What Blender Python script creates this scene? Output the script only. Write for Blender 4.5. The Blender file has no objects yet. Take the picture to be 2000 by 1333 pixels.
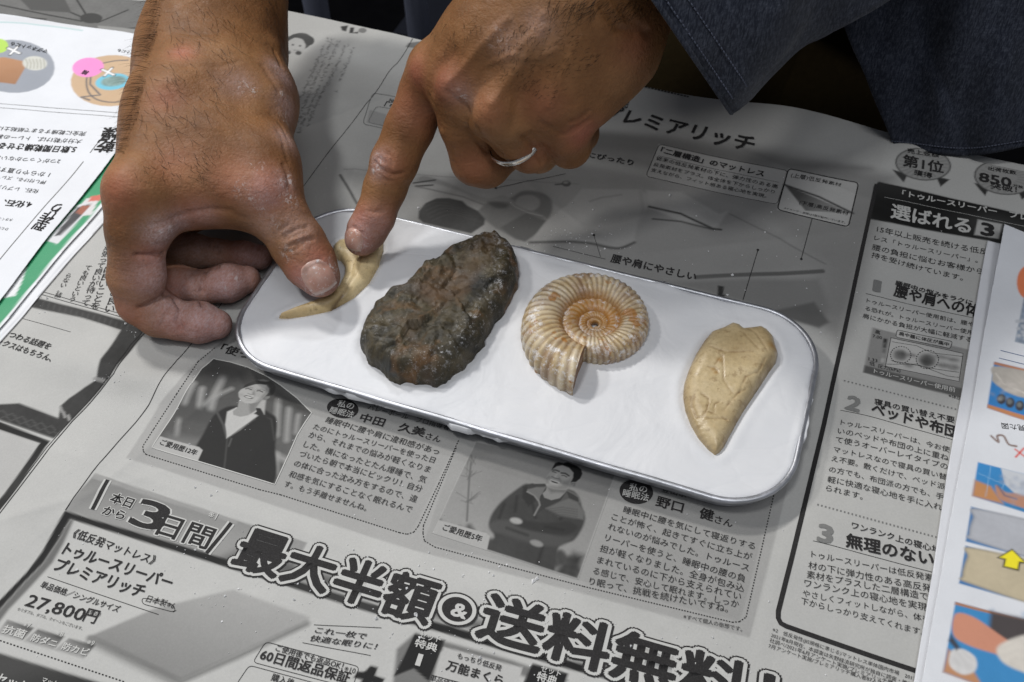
import bpy, bmesh, math, random
import numpy as np
from mathutils import Vector, Matrix
from mathutils import noise as mnoise

random.seed(7); rng = np.random.default_rng(7)
sc = bpy.context.scene
col = sc.collection

# ------------------------------------------------------------------ camera
FPX = 1900.0                       # focal length in pixels of a 2000 px wide frame
CXY = np.array([1000.0, 666.5])
_b = np.array([-7372.0, -2080.5]); _a = np.array([1189.0, -2484.5])
_u = -np.array([_b[0], _b[1], FPX]); _v = np.array([_a[0], _a[1], FPX])
_u /= np.linalg.norm(_u); _v /= np.linalg.norm(_v)
_v -= _u * (_u @ _v); _v /= np.linalg.norm(_v)
_w = np.cross(_u, _v)
RW = np.array([_u, _v, _w])        # camera (x right, y down, z forward) -> world
CAM = np.array([0.08874732, -0.20847158, 0.30])

def ray(px, py):
    return RW @ np.array([px - CXY[0], py - CXY[1], FPX])
def un(px, py, z=0.0):             # point of the plane z = const seen at that place
    d = ray(px, py); return CAM + d * ((z - CAM[2]) / d[2])
def uny(px, py, y):                # the same on a plane y = const
    d = ray(px, py); return CAM + d * ((y - CAM[1]) / d[1])
def proj(P):
    q = (np.asarray(P) - CAM) @ RW
    return CXY + FPX * q[..., :2] / q[..., 2:3], q[..., 2]

cam_d = bpy.data.cameras.new('camera'); cam = bpy.data.objects.new('camera', cam_d); col.objects.link(cam)
cam_d.sensor_width = 36.0; cam_d.lens = 36.0 * FPX / 2000.0
cam_d.clip_start = 0.01; cam_d.clip_end = 50
M3 = np.column_stack([RW @ np.array([1, 0, 0]), RW @ np.array([0, -1, 0]), RW @ np.array([0, 0, -1])])
mw = Matrix([list(M3[0]) + [CAM[0]], list(M3[1]) + [CAM[1]], list(M3[2]) + [CAM[2]], [0, 0, 0, 1]])
cam.matrix_world = mw
cam_d.dof.use_dof = True; cam_d.dof.focus_distance = 0.345; cam_d.dof.aperture_fstop = 26.0
sc.camera = cam

# ------------------------------------------------------------------ light
world = bpy.data.worlds.new('World'); sc.world = world; world.use_nodes = True
bg = world.node_tree.nodes['Background']
bg.inputs['Color'].default_value = (0.80, 0.86, 1.0, 1); bg.inputs['Strength'].default_value = 0.19
sc.view_settings.view_transform = 'Standard'; sc.view_settings.look = 'None'
sc.view_settings.exposure = -0.12; sc.view_settings.gamma = 1.0
def lamp(loc, size, power, colr=(1, 0.97, 0.93), aim=(0, 0, 0), sy=None):
    l = bpy.data.lights.new('ceiling_or_fill_lamp', 'AREA'); l.energy = power; l.color = colr
    l.shape = 'RECTANGLE'; l.size = size; l.size_y = sy or size
    o = bpy.data.objects.new('ceiling_or_fill_lamp', l); col.objects.link(o); o.location = loc
    d = Vector(aim) - Vector(loc); o.rotation_euler = d.to_track_quat('-Z', 'Y').to_euler()
    return o
lamp((-1.15, 0.75, 1.75), 0.22, 27, (1, 0.98, 0.95), sy=0.16)
lamp((-1.60, 0.05, 1.75), 0.24, 14, (1, 0.98, 0.96), sy=0.16)
lamp((-0.45, 1.30, 1.80), 0.26, 12, (0.97, 0.98, 1.0), sy=0.16)
lamp((-0.25, -0.55, 2.0), 0.30, 12, (0.98, 0.99, 1.0), sy=0.16)
lamp((0.75, -0.55, 1.9), 0.8, 9, (0.97, 0.98, 1.0))  # added fill light, lifts the shaded right side of the paper

# ------------------------------------------------------------------ helpers
def link(o, parent=None):
    col.objects.link(o)
    if parent is not None: o.parent = parent
    return o
def tag(o, label=None, cat=None, group=None, kind=None):
    if label: o['label'] = label
    if cat: o['category'] = cat
    if group: o['group'] = group
    if kind: o['kind'] = kind
    return o
def empty(name, loc=(0, 0, 0)):
    o = bpy.data.objects.new(name, None); o.location = loc; col.objects.link(o); o.empty_display_size = 0.02
    return o
def mesh_obj(name, V, F, mat=None, parent=None, smooth=True, colors=None, attr='tone'):
    V = np.asarray(V, dtype=np.float64)
    me = bpy.data.meshes.new(name)
    F = list(F) if not isinstance(F, np.ndarray) else F
    if isinstance(F, np.ndarray):
        n, k = F.shape
        me.vertices.add(len(V)); me.vertices.foreach_set('co', V.astype(np.float32).ravel())
        me.loops.add(n * k); me.loops.foreach_set('vertex_index', F.astype(np.int32).ravel())
        me.polygons.add(n); me.polygons.foreach_set('loop_start', np.arange(0, n * k, k, dtype=np.int32))
        me.polygons.foreach_set('loop_total', np.full(n, k, dtype=np.int32))
        me.update(calc_edges=True)
    else:
        me.from_pydata([tuple(v) for v in V], [], F)
    me.validate()
    if smooth: me.polygons.foreach_set('use_smooth', np.ones(len(me.polygons), dtype=bool))
    if colors is not None:
        ca = me.color_attributes.new(attr, 'FLOAT_COLOR', 'POINT')
        c = np.ones((len(V), 4), dtype=np.float32); c[:, :colors.shape[1]] = colors
        ca.data.foreach_set('color', c.ravel())
    if mat: me.materials.append(mat)
    o = bpy.data.objects.new(name, me)
    link(o)
    if parent is not None:
        o.parent = parent
        o.matrix_parent_inverse = Matrix.Translation(-Vector(parent.location))
    return o

class NT:
    def __init__(s, name):
        s.m = bpy.data.materials.new(name); s.m.use_nodes = True
        s.t = s.m.node_tree; s.b = s.t.nodes['Principled BSDF']; s.out = s.t.nodes['Material Output']
    def n(s, typ, **kw):
        nd = s.t.nodes.new(typ)
        for k, v in kw.items():
            if k in nd.inputs: 
                nd.inputs[k].default_value = v
            else: setattr(nd, k, v)
        return nd
    def l(s, a, b): s.t.links.new(a, b)
    def coord(s, scale=None):
        tc = s.n('ShaderNodeTexCoord').outputs['Object']
        if scale:
            mp = s.n('ShaderNodeMapping'); mp.inputs['Scale'].default_value = scale; s.l(tc, mp.inputs[0]); return mp.outputs[0]
        return tc
    def noise(s, scale, detail=4, rough=0.55, vec=None, dist=0.0):
        nd = s.n('ShaderNodeTexNoise'); nd.inputs['Scale'].default_value = scale; nd.inputs['Detail'].default_value = detail
        nd.inputs['Roughness'].default_value = rough; nd.inputs['Distortion'].default_value = dist
        s.l(vec if vec is not None else s.coord(), nd.inputs['Vector']); return nd.outputs['Fac']
    def vor(s, scale, vec=None, feature='F1'):
        nd = s.n('ShaderNodeTexVoronoi'); nd.feature = feature; nd.inputs['Scale'].default_value = scale
        s.l(vec if vec is not None else s.coord(), nd.inputs['Vector']); return nd.outputs['Distance']
    def ramp(s, fac, stops):
        nd = s.n('ShaderNodeValToRGB'); e = nd.color_ramp.elements
        while len(e) < len(stops): e.new(0.5)
        for i, (p, c) in enumerate(stops):
            e[i].position = p; e[i].color = (c, c, c, 1) if not hasattr(c, '__len__') else (*c, 1)
        s.l(fac, nd.inputs[0]); return nd.outputs[0]
    def mix(s, fac, a, b, mode='MIX'):
        nd = s.n('ShaderNodeMix'); nd.data_type = 'RGBA'; nd.blend_type = mode
        for v, i in ((fac, 0), (a, 6), (b, 7)):
            if isinstance(v, (int, float)): nd.inputs[i].default_value = v
            elif isinstance(v, tuple): nd.inputs[i].default_value = (*v, 1)
            else: s.l(v, nd.inputs[i])
        return nd.outputs[2]
    def math(s, op, a, b=0.0, clamp=False):
        nd = s.n('ShaderNodeMath'); nd.operation = op; nd.use_clamp = clamp
        for v, i in ((a, 0), (b, 1)):
            if isinstance(v, (int, float)): nd.inputs[i].default_value = v
            else: s.l(v, nd.inputs[i])
        return nd.outputs[0]
    def attr(s, name):
        nd = s.n('ShaderNodeAttribute'); nd.attribute_name = name; return nd
    def sep(s, c):
        nd = s.n('ShaderNodeSeparateColor'); s.l(c, nd.inputs[0]); return nd.outputs
    def bump(s, h, strength=0.3, dist=0.001, prev=None):
        nd = s.n('ShaderNodeBump'); nd.inputs['Strength'].default_value = strength; nd.inputs['Distance'].default_value = dist
        s.l(h, nd.inputs['Height'])
        if prev is not None: s.l(prev, nd.inputs['Normal'])
        return nd.outputs[0]
    def set(s, **kw):
        mp = dict(base='Base Color', rough='Roughness', metal='Metallic', spec='Specular IOR Level', normal='Normal',
                  sss='Subsurface Weight', sheen='Sheen Weight', coat='Coat Weight', coatr='Coat Roughness')
        for k, v in kw.items():
            i = s.b.inputs[mp[k]]
            if isinstance(v, (int, float)): i.default_value = v
            elif isinstance(v, tuple): i.default_value = (*v, 1) if len(v) == 3 else v
            else: s.l(v, i)
        return s.m

# ------------------------------------------------------------------ materials
def mat_paper(name, rough=0.62, spec=0.35, fibre=0.10):
    t = NT(name)
    a = t.attr('tone').outputs['Color']
    f = t.noise(1400, 5, 0.7); g = t.noise(60, 4, 0.6)
    fa = t.ramp(f, [(0.25, 1 - fibre), (0.75, 1.0)])
    fb = t.ramp(g, [(0.3, 0.94), (0.7, 1.0)])
    c = t.mix(1.0, t.mix(1.0, a, fa, 'MULTIPLY'), fb, 'MULTIPLY')
    h = t.bump(t.noise(900, 4, 0.6), 0.12, 0.0004)
    h = t.bump(t.noise(38, 3, 0.5), 0.25, 0.003, h)
    return t.set(base=c, rough=rough, spec=spec, normal=h)
M_NEWS = mat_paper('newsprint', 0.62, 0.16, 0.12)
M_SHEET = mat_paper('copier_paper', 0.5, 0.35, 0.03)
def mat_ink(name, c, var=0.5):
    t = NT(name); n = t.noise(2500, 3, 0.7)
    k = tuple(min(1, x * (1 + var) + 0.012) for x in c)
    return t.set(base=t.mix(t.ramp(n, [(0.45, 0.0), (0.75, 1.0)]), c, k), rough=0.7, spec=0.10)
M_INK = mat_ink('black_newspaper_ink', (0.022, 0.021, 0.021))
M_INKG = mat_ink('grey_newspaper_ink', (0.17, 0.17, 0.165), 0.2)
M_KNOCK = mat_ink('unprinted_newsprint', (0.445, 0.443, 0.425), 0.03)
M_RED = mat_ink('red_ink', (0.6, 0.05, 0.04), 0.1)
M_YEL = mat_ink('yellow_ink', (0.85, 0.68, 0.03), 0.1)

def mat_clay():
    t = NT('white_air_dry_clay')
    n = t.noise(45, 4, 0.5); g = t.noise(600, 3, 0.6)
    c = t.ramp(n, [(0.3, (0.60, 0.61, 0.63)), (0.7, (0.66, 0.665, 0.68))])
    h = t.bump(t.noise(34, 4, 0.5, dist=0.8), 0.8, 0.0022)
    vec = t.coord((1, 2.4, 1))
    w = t.vor(26, vec, 'DISTANCE_TO_EDGE')
    m = t.noise(14, 2, 0.5)
    cr = t.math('MULTIPLY', t.ramp(w, [(0.0, 1.0), (0.035, 0.0)]), t.ramp(m, [(0.56, 0.0), (0.63, 1.0)]))
    h = t.bump(cr, 0.16, -0.0004, h)
    h = t.bump(g, 0.10, 0.0003, h)
    return t.set(base=c, rough=0.62, spec=0.3, normal=h)
M_CLAY = mat_clay()
def mat_alu():
    t = NT('brushed_aluminium')
    n = t.noise(500, 4, 0.7); s = t.noise(90, 3, 0.6)
    c = t.ramp(s, [(0.35, (0.40, 0.41, 0.43)), (0.65, (0.55, 0.56, 0.60))])
    return t.set(base=c, metal=0.9, rough=t.ramp(n, [(0.3, 0.38), (0.7, 0.55)]), normal=t.bump(n, 0.15, 0.0003))
M_ALU = mat_alu()
def mat_silver():
    t = NT('silver'); n = t.noise(700, 3)
    return t.set(base=(0.68, 0.66, 0.62), metal=1.0, rough=t.ramp(n, [(0.3, 0.18), (0.7, 0.33)]))
M_SILVER = mat_silver()

def mat_rock():
    t = NT('rough_brown_stone')
    a = t.noise(42, 6, 0.62, dist=0.5); b = t.noise(95, 6, 0.65, dist=0.4); f = t.noise(900, 5, 0.75)
    c = t.ramp(a, [(0.30, (0.009, 0.008, 0.006)), (0.42, (0.026, 0.022, 0.012)), (0.52, (0.066, 0.052, 0.027)),
                   (0.60, (0.032, 0.026, 0.013)), (0.70, (0.030, 0.034, 0.034))])
    o = t.ramp(t.noise(58, 3, 0.5, dist=1.0), [(0.55, 0.0), (0.68, 0.75)])
    c = t.mix(o, c, (0.17, 0.085, 0.030))
    c = t.mix(1.0, c, t.ramp(b, [(0.32, 0.55), (0.62, 1.25)]), 'MULTIPLY')
    c = t.mix(1.0, c, t.ramp(f, [(0.3, 0.7), (0.7, 1.2)]), 'MULTIPLY')
    m = t.sep(t.attr('mask').outputs['Color'])
    d = t.math('MULTIPLY', m[0], t.ramp(t.noise(420, 6, 0.85), [(0.54, 0.0), (0.62, 1.0)]))
    c = t.mix(t.math('MULTIPLY', d, 0.75), c, (0.50, 0.50, 0.51))
    c = t.mix(t.math('MULTIPLY', t.ramp(t.vor(900), [(0.10, 1.0), (0.16, 0.0)]), t.ramp(t.noise(60, 2), [(0.5, 0.0), (0.62, 0.7)])), c, (0.5, 0.47, 0.42))
    c = t.mix(t.math('MULTIPLY', m[1], 0.65), c, t.mix(t.noise(120, 4), (0.045, 0.030, 0.016), (0.17, 0.09, 0.04)))
    h = t.bump(b, 0.6, 0.0016); h = t.bump(f, 0.6, 0.0005, h)
    return t.set(base=c, rough=t.ramp(t.noise(150, 3), [(0.4, 0.42), (0.65, 0.75)]), spec=0.45, normal=h)
M_ROCK = mat_rock()
def mat_bone(name, c0, c1, c2, dark=(0.20, 0.12, 0.05)):
    t = NT(name)
    a = t.noise(55, 5, 0.6, dist=0.3); f = t.noise(700, 4, 0.7)
    c = t.ramp(a, [(0.3, c0), (0.5, c1), (0.7, c2)])
    c = t.mix(1.0, c, t.ramp(f, [(0.3, 0.86), (0.6, 1.04)]), 'MULTIPLY')
    c = t.mix(t.math('MULTIPLY', t.ramp(t.noise(330, 4, 0.7), [(0.56, 0.0), (0.66, 1.0)]), 0.45), c, dark)
    m = t.sep(t.attr('mask').outputs['Color'])
    c = t.mix(t.math('MULTIPLY', m[0], 0.9), c, dark)
    c = t.mix(m[1], c, (0.30, 0.16, 0.04))
    h = t.bump(t.noise(200, 5, 0.6), 0.30, 0.0006); h = t.bump(f, 0.25, 0.0003, h)
    return t.set(base=c, rough=t.ramp(t.noise(120, 3), [(0.4, 0.30), (0.65, 0.55)]), spec=0.5, normal=h)
M_TOOTH = mat_bone('glossy_beige_fossil', (0.38, 0.28, 0.145), (0.48, 0.375, 0.21), (0.55, 0.45, 0.28))
M_CLAW = mat_bone('pale_tan_fossil', (0.52, 0.38, 0.18), (0.66, 0.51, 0.27), (0.72, 0.59, 0.35), (0.13, 0.075, 0.03))
def mat_ammo():
    t = NT('cream_and_rust_shell')
    a = t.noise(70, 5, 0.65, dist=0.5); f = t.noise(650, 4, 0.7)
    m = t.sep(t.attr('mask').outputs['Color'])
    c = t.ramp(a, [(0.28, (0.30, 0.18, 0.09)), (0.42, (0.47, 0.36, 0.20)), (0.55, (0.60, 0.51, 0.35)), (0.72, (0.50, 0.42, 0.35))])
    pur = t.ramp(t.noise(95, 3), [(0.50, 0.0), (0.62, 0.6)])
    c = t.mix(pur, c, (0.24, 0.16, 0.13))
    c = t.mix(t.math('MULTIPLY', m[2], 0.72), c, (0.15, 0.085, 0.035))          # grooves and inner seam darker
    o = t.math('MULTIPLY', m[0], t.ramp(t.noise(150, 4), [(0.3, 0.4), (0.58, 1.0)]))
    c = t.mix(o, c, (0.40, 0.175, 0.028))
    spots = t.math('MULTIPLY', t.ramp(t.noise(130, 3, 0.5), [(0.62, 0.0), (0.66, 1.0)]), 0.85)
    c = t.mix(spots, c, (0.33, 0.14, 0.025))
    pw = t.math('MULTIPLY', t.ramp(t.noise(300, 5, 0.85), [(0.50, 0.0), (0.62, 0.75)]), m[1])
    c = t.mix(pw, c, (0.7, 0.7, 0.7))
    h = t.bump(f, 0.3, 0.0004); h = t.bump(t.noise(220, 4), 0.3, 0.0006, h)
    return t.set(base=c, rough=t.ramp(t.noise(200, 3), [(0.4, 0.30), (0.65, 0.6)]), spec=0.5, normal=h)
M_AMMO = mat_ammo()
def mat_aperture():
    t = NT('broken_calcite'); a = t.noise(150, 5, 0.7)
    return t.set(base=t.ramp(a, [(0.3, (0.15, 0.07, 0.03)), (0.55, (0.30, 0.16, 0.08)), (0.7, (0.42, 0.33, 0.26))]), rough=0.45, normal=t.bump(a, 0.5, 0.001))
M_APER = mat_aperture()

def mat_skin():
    t = NT('tanned_skin')
    m = t.sep(t.attr('mask').outputs['Color'])
    a = t.noise(28, 4, 0.5); b = t.noise(110, 4, 0.6); f = t.noise(900, 4, 0.7)
    base = t.ramp(a, [(0.32, (0.150, 0.066, 0.025)), (0.5, (0.205, 0.095, 0.037)), (0.68, (0.255, 0.128, 0.054))])
    base = t.mix(1.0, base, t.ramp(b, [(0.3, 0.86), (0.65, 1.08)]), 'MULTIPLY')
    base = t.mix(1.0, base, t.ramp(f, [(0.3, 0.90), (0.7, 1.05)]), 'MULTIPLY')
    base = t.mix(t.math('MULTIPLY', m[0], 0.8), base, t.mix(b, (0.36, 0.10, 0.062), (0.47, 0.18, 0.13)))
    # pores and stubble dots
    dots = t.math('MULTIPLY', t.ramp(t.vor(260), [(0.06, 1.0), (0.13, 0.0)]), t.ramp(t.noise(45, 2), [(0.50, 0.0), (0.60, 0.6)]))
    base = t.mix(dots, base, (0.10, 0.045, 0.025))
    # plaster dust: thin even veil plus flakes caught in the creases
    lines = t.noise(1500, 3, 0.6, vec=t.coord((1, 0.35, 1)))
    veil = t.math('MULTIPLY', m[1], t.ramp(t.noise(330, 5, 0.8), [(0.22, 0.30), (0.70, 0.95)]))
    veil = t.math('MULTIPLY', veil, t.ramp(lines, [(0.35, 0.6), (0.6, 1.1)]))
    base = t.mix(veil, base, (0.52, 0.375, 0.37))
    fl = t.math('MULTIPLY', m[2], t.ramp(t.noise(520, 4, 0.75, dist=0.8), [(0.53, 0.0), (0.64, 0.8)]))
    base = t.mix(fl, base, (0.66, 0.65, 0.65))
    w1 = t.vor(620, t.coord((1, 1, 1)), 'DISTANCE_TO_EDGE')
    wr = t.noise(420, 3, 0.6, vec=t.coord((0.35, 1.0, 0.9)), dist=0.6)
    h = t.bump(wr, 0.55, 0.0007); h = t.bump(w1, 0.45, 0.00035, h); h = t.bump(t.noise(170, 4, 0.6), 0.45, 0.0009, h)
    r = t.mix(m[1], t.ramp(t.noise(300, 3), [(0.3, 0.46), (0.7, 0.64)]), (0.85, 0.85, 0.85))
    t.set(base=base, rough=r, spec=0.22, sss=0.12, normal=h)
    t.b.inputs['Subsurface Radius'].default_value = (1.0, 0.35, 0.2); t.b.inputs['Subsurface Scale'].default_value = 0.0022
    return t.m
M_SKIN = mat_skin()
def mat_nail():
    t = NT('fingernail'); a = t.noise(160, 4); d = t.ramp(t.noise(500, 5, 0.8), [(0.56, 0.0), (0.66, 0.8)])
    m = t.sep(t.attr('mask').outputs['Color'])
    c = t.ramp(a, [(0.3, (0.44, 0.22, 0.165)), (0.7, (0.54, 0.34, 0.28))])
    c = t.mix(m[0], c, (0.66, 0.56, 0.50))
    c = t.mix(d, c, (0.75, 0.74, 0.73))
    return t.set(base=c, rough=0.30, spec=0.5, sss=0.1, normal=t.bump(t.noise(300, 3), 0.15, 0.0004))
M_NAIL = mat_nail()
def mat_flat(name, c, rough=0.6, var=0.2, scale=200, metal=0.0, spec=0.12):
    t = NT(name); n = t.noise(scale, 5, 0.6)
    return t.set(base=t.mix(n, tuple(x * (1 - var) for x in c), tuple(min(1, x * (1 + var)) for x in c)), rough=rough, metal=metal, spec=spec, normal=t.bump(n, 0.2, 0.0006))
M_HAIR = mat_flat('dark_body_hair', (0.018, 0.012, 0.009), 0.45)
M_CRUMB = mat_flat('dried_white_clay', (0.72, 0.72, 0.72), 0.8)
def mat_denim():
    t = NT('indigo_chambray')
    wa = t.noise(1.0, 3, 0.65, vec=t.coord((1900, 420, 420))); wb = t.noise(1.0, 3, 0.65, vec=t.coord((420, 420, 1900)))
    big = t.noise(60, 4, 0.6)
    k = t.math('MULTIPLY', t.ramp(wa, [(0.40, 0.0), (0.68, 1.0)]), t.ramp(wb, [(0.3, 0.25), (0.7, 1.0)]))
    c = t.mix(k, (0.012, 0.015, 0.025), (0.074, 0.083, 0.108))
    c = t.mix(1.0, c, t.ramp(big, [(0.3, 0.75), (0.7, 1.15)]), 'MULTIPLY')
    return t.set(base=c, rough=0.9, spec=0.15, sheen=0.1, normal=t.bump(wa, 0.4, 0.0005))
M_DENIM = mat_denim()
M_THREAD = mat_flat('pale_blue_thread', (0.09, 0.10, 0.135), 0.9)
M_TABLE = mat_flat('dark_table_laminate', (0.05, 0.04, 0.032), 0.5)
M_FLOOR = mat_flat('dark_carpet', (0.003, 0.003, 0.0035), 1.0, 0.5, 30, spec=0.0)
M_KHAKI = mat_flat('brown_cotton', (0.018, 0.013, 0.006), 1.0, 0.3, 300, spec=0.02)
M_CHAIR = mat_flat('grey_painted_steel', (0.05, 0.055, 0.075), 0.4, 0.1)
M_SEAT = mat_flat('navy_upholstery', (0.004, 0.005, 0.009), 0.9, 0.3)

# ------------------------------------------------------------------ the table and what is under it
YE = 0.1765                                            # far edge of the table
def slab(name, x0, x1, y0, y1, z0, z1, mat, parent=None, bev=0.004):
    bm = bmesh.new(); bmesh.ops.create_cube(bm, size=1)
    bmesh.ops.scale(bm, vec=(x1 - x0, y1 - y0, z1 - z0), verts=bm.verts)
    bmesh.ops.translate(bm, vec=((x0 + x1) / 2, (y0 + y1) / 2, (z0 + z1) / 2), verts=bm.verts)
    if bev: bmesh.ops.bevel(bm, geom=bm.edges[:], offset=bev, segments=2, affect='EDGES')
    me = bpy.data.meshes.new(name); bm.to_mesh(me); bm.free(); me.materials.append(mat)
    o = bpy.data.objects.new(name, me); link(o)
    if parent is not None: o.parent = parent; o.matrix_parent_inverse = Matrix.Translation(-Vector(parent.location))
    return o
tag(slab('floor', -4, 4, -3, 5, -0.75, -0.72, M_FLOOR, bev=0), kind='structure')
tbl = empty('table', (0, -0.15, -0.72))
tag(tbl, 'dark table covered with spread newspaper', 'table')
slab('tabletop', -0.80, 0.75, -0.42, YE - 0.002, -0.028, -0.0015, M_TABLE, tbl)
slab('table_apron', -0.76, 0.71, YE - 0.05, YE - 0.03, -0.10, -0.0285, M_TABLE, tbl)
for sx in (-0.72, 0.67):
    for sy in (-0.38, YE - 0.085):
        slab('leg', sx, sx + 0.04, sy, sy + 0.04, -0.72, -0.0285, M_TABLE, tbl)

def tube(V, F, pts, rad, seg=8, cap=True):
    pts = [np.array(p, float) for p in pts]; n0 = len(V); prev = None
    for i, p in enumerate(pts):
        d = pts[min(i + 1, len(pts) - 1)] - pts[max(i - 1, 0)]; d /= np.linalg.norm(d) + 1e-12
        if prev is None:
            a = np.array([0, 0, 1.0]) if abs(d[2]) < 0.9 else np.array([1.0, 0, 0])
            s = np.cross(d, a)
        else: s = prev - d * (prev @ d)
        s /= np.linalg.norm(s) + 1e-12; prev = s; q = np.cross(d, s)
        r = rad[i] if hasattr(rad, '__len__') else rad
        for k in range(seg):
            t = 2 * math.pi * k / seg; V.append(p + r * (math.cos(t) * s + math.sin(t) * q))
    for i in range(len(pts) - 1):
        for k in range(seg):
            a = n0 + i * seg + k; b = n0 + i * seg + (k + 1) % seg
            F.append((a, b, b + seg, a + seg))
    if cap:
        F.append(tuple(n0 + k for k in reversed(range(seg)))); F.append(tuple(n0 + (len(pts) - 1) * seg + k for k in range(seg)))
def smooth_path(P, n=8, closed=False):
    P = [np.array(p, float) for p in P]; out = []; N = len(P)
    for i in range(N if closed else N - 1):
        if closed: p0, p1, p2, p3 = P[i - 1], P[i], P[(i + 1) % N], P[(i + 2) % N]
        else: p0, p1, p2, p3 = P[max(i - 1, 0)], P[i], P[i + 1], P[min(i + 2, N - 1)]
        for k in range(n):
            t = k / n
            out.append(0.5 * ((2 * p1) + (-p0 + p2) * t + (2 * p0 - 5 * p1 + 4 * p2 - p3) * t * t + (-p0 + 3 * p1 - 3 * p2 + p3) * t ** 3))
    if not closed: out.append(P[-1])
    return out

# ------------------------------------------------------------------ newspaper relief
def bump2(x, y, cx, cy, sx, sy, ang, amp):
    c, s = math.cos(ang), math.sin(ang); dx, dy = x - cx, y - cy
    a = (dx * c + dy * s) / sx; b = (-dx * s + dy * c) / sy
    return amp * np.exp(-a * a - b * b)
_ra = un(300, 752); _rb = un(640, 790); _rc = un(752, 150); _rd = un(60, 1000); _re = un(1560, 215)
TRAY = dict(c=np.array([0.00258, 0.00264]), a=0.0162, hx=0.1080, hy=0.0440, r=0.0245)
def tray_sd(x, y, grow=0.0):
    c, s = math.cos(TRAY['a']), math.sin(TRAY['a']); dx, dy = x - TRAY['c'][0], y - TRAY['c'][1]
    qx = np.abs(dx * c + dy * s) - (TRAY['hx'] - TRAY['r']); qy = np.abs(-dx * s + dy * c) - (TRAY['hy'] - TRAY['r'])
    return np.hypot(np.maximum(qx, 0), np.maximum(qy, 0)) + np.minimum(np.maximum(qx, qy), 0) - TRAY['r'] - grow
CREASE = [(*un(1000, 1180)[:2], 0.02, 0.30, 0.0007, 0.004), (*un(1640, 640)[:2], 1.55, 0.12, 0.0008, 0.004), (*un(620, 250)[:2], 0.9, 0.05, 0.0009, 0.003), (*un(1500, 320)[:2], -0.25, 0.06, 0.0011, 0.004),
          (*un(300, 880)[:2], 1.2, 0.04, 0.0008, 0.003), (*un(90, 1000)[:2], 0.7, 0.05, 0.0007, 0.003), (*un(1450, 480)[:2], 0.5, 0.04, 0.0007, 0.003), (*un(1100, 420)[:2], -0.5, 0.04, 0.0008, 0.0025), (*un(700, 330)[:2], 1.8, 0.03, 0.0008, 0.003)]
def relief(x, y):
    x = np.asarray(x, float); y = np.asarray(y, float)
    z = bump2(x, y, _ra[0], _ra[1], 0.055, 0.0085, 0.10, 0.0030)
    z = z + bump2(x, y, _rb[0] + 0.01, _rb[1] - 0.004, 0.05, 0.008, 0.0, 0.0016)
    z = z + bump2(x, y, _rc[0], _rc[1], 0.08, 0.010, -0.05, 0.0022)
    z = z + bump2(x, y, _rd[0], _rd[1], 0.012, 0.06, -0.2, 0.0014)
    z = z + bump2(x, y, _re[0], YE, 0.035, 0.016, 0.0, 0.0045)
    z = z + bump2(x, y, -0.02, 0.105, 0.05, 0.012, 0.25, 0.0010)
    z = z + bump2(x, y, 0.12, 0.08, 0.012, 0.06, -0.1, 0.0008)
    z = z + 0.00055 * np.sin(x * 47 + 1.3 + 2.0 * np.sin(y * 21)) * np.sin(y * 59 + 0.4) + 0.0006 * np.sin(y * 33 + x * 18)
    z = z + 0.0013
    for cx, cy, an, le, am_, w in CREASE:
        c, q = math.cos(an), math.sin(an); a = ((x - cx) * c + (y - cy) * q) / le; b = np.abs(-(x - cx) * q + (y - cy) * c)
        z = z + am_ * np.exp(-a * a) * np.exp(-np.sqrt(b * b + 4e-7) / w)
    z = z + 0.00022 * np.abs(np.sin(x * 95 + 2 * np.sin(y * 60)) * np.sin(y * 80 + 1.7 * np.sin(x * 45)))
    k = np.clip((tray_sd(x, y) - 0.001) / 0.022, 0, 1); k = k * k * (3 - 2 * k)
    return 0.0002 + np.maximum(z, 0.0) * (0.04 + 0.96 * k)
def unp(px, py, dz=0.0):
    z = 0.0
    for _ in range(6):
        p = un(px, py, z); z = float(relief(p[0], p[1])) + dz
    return un(px, py, z)

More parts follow.
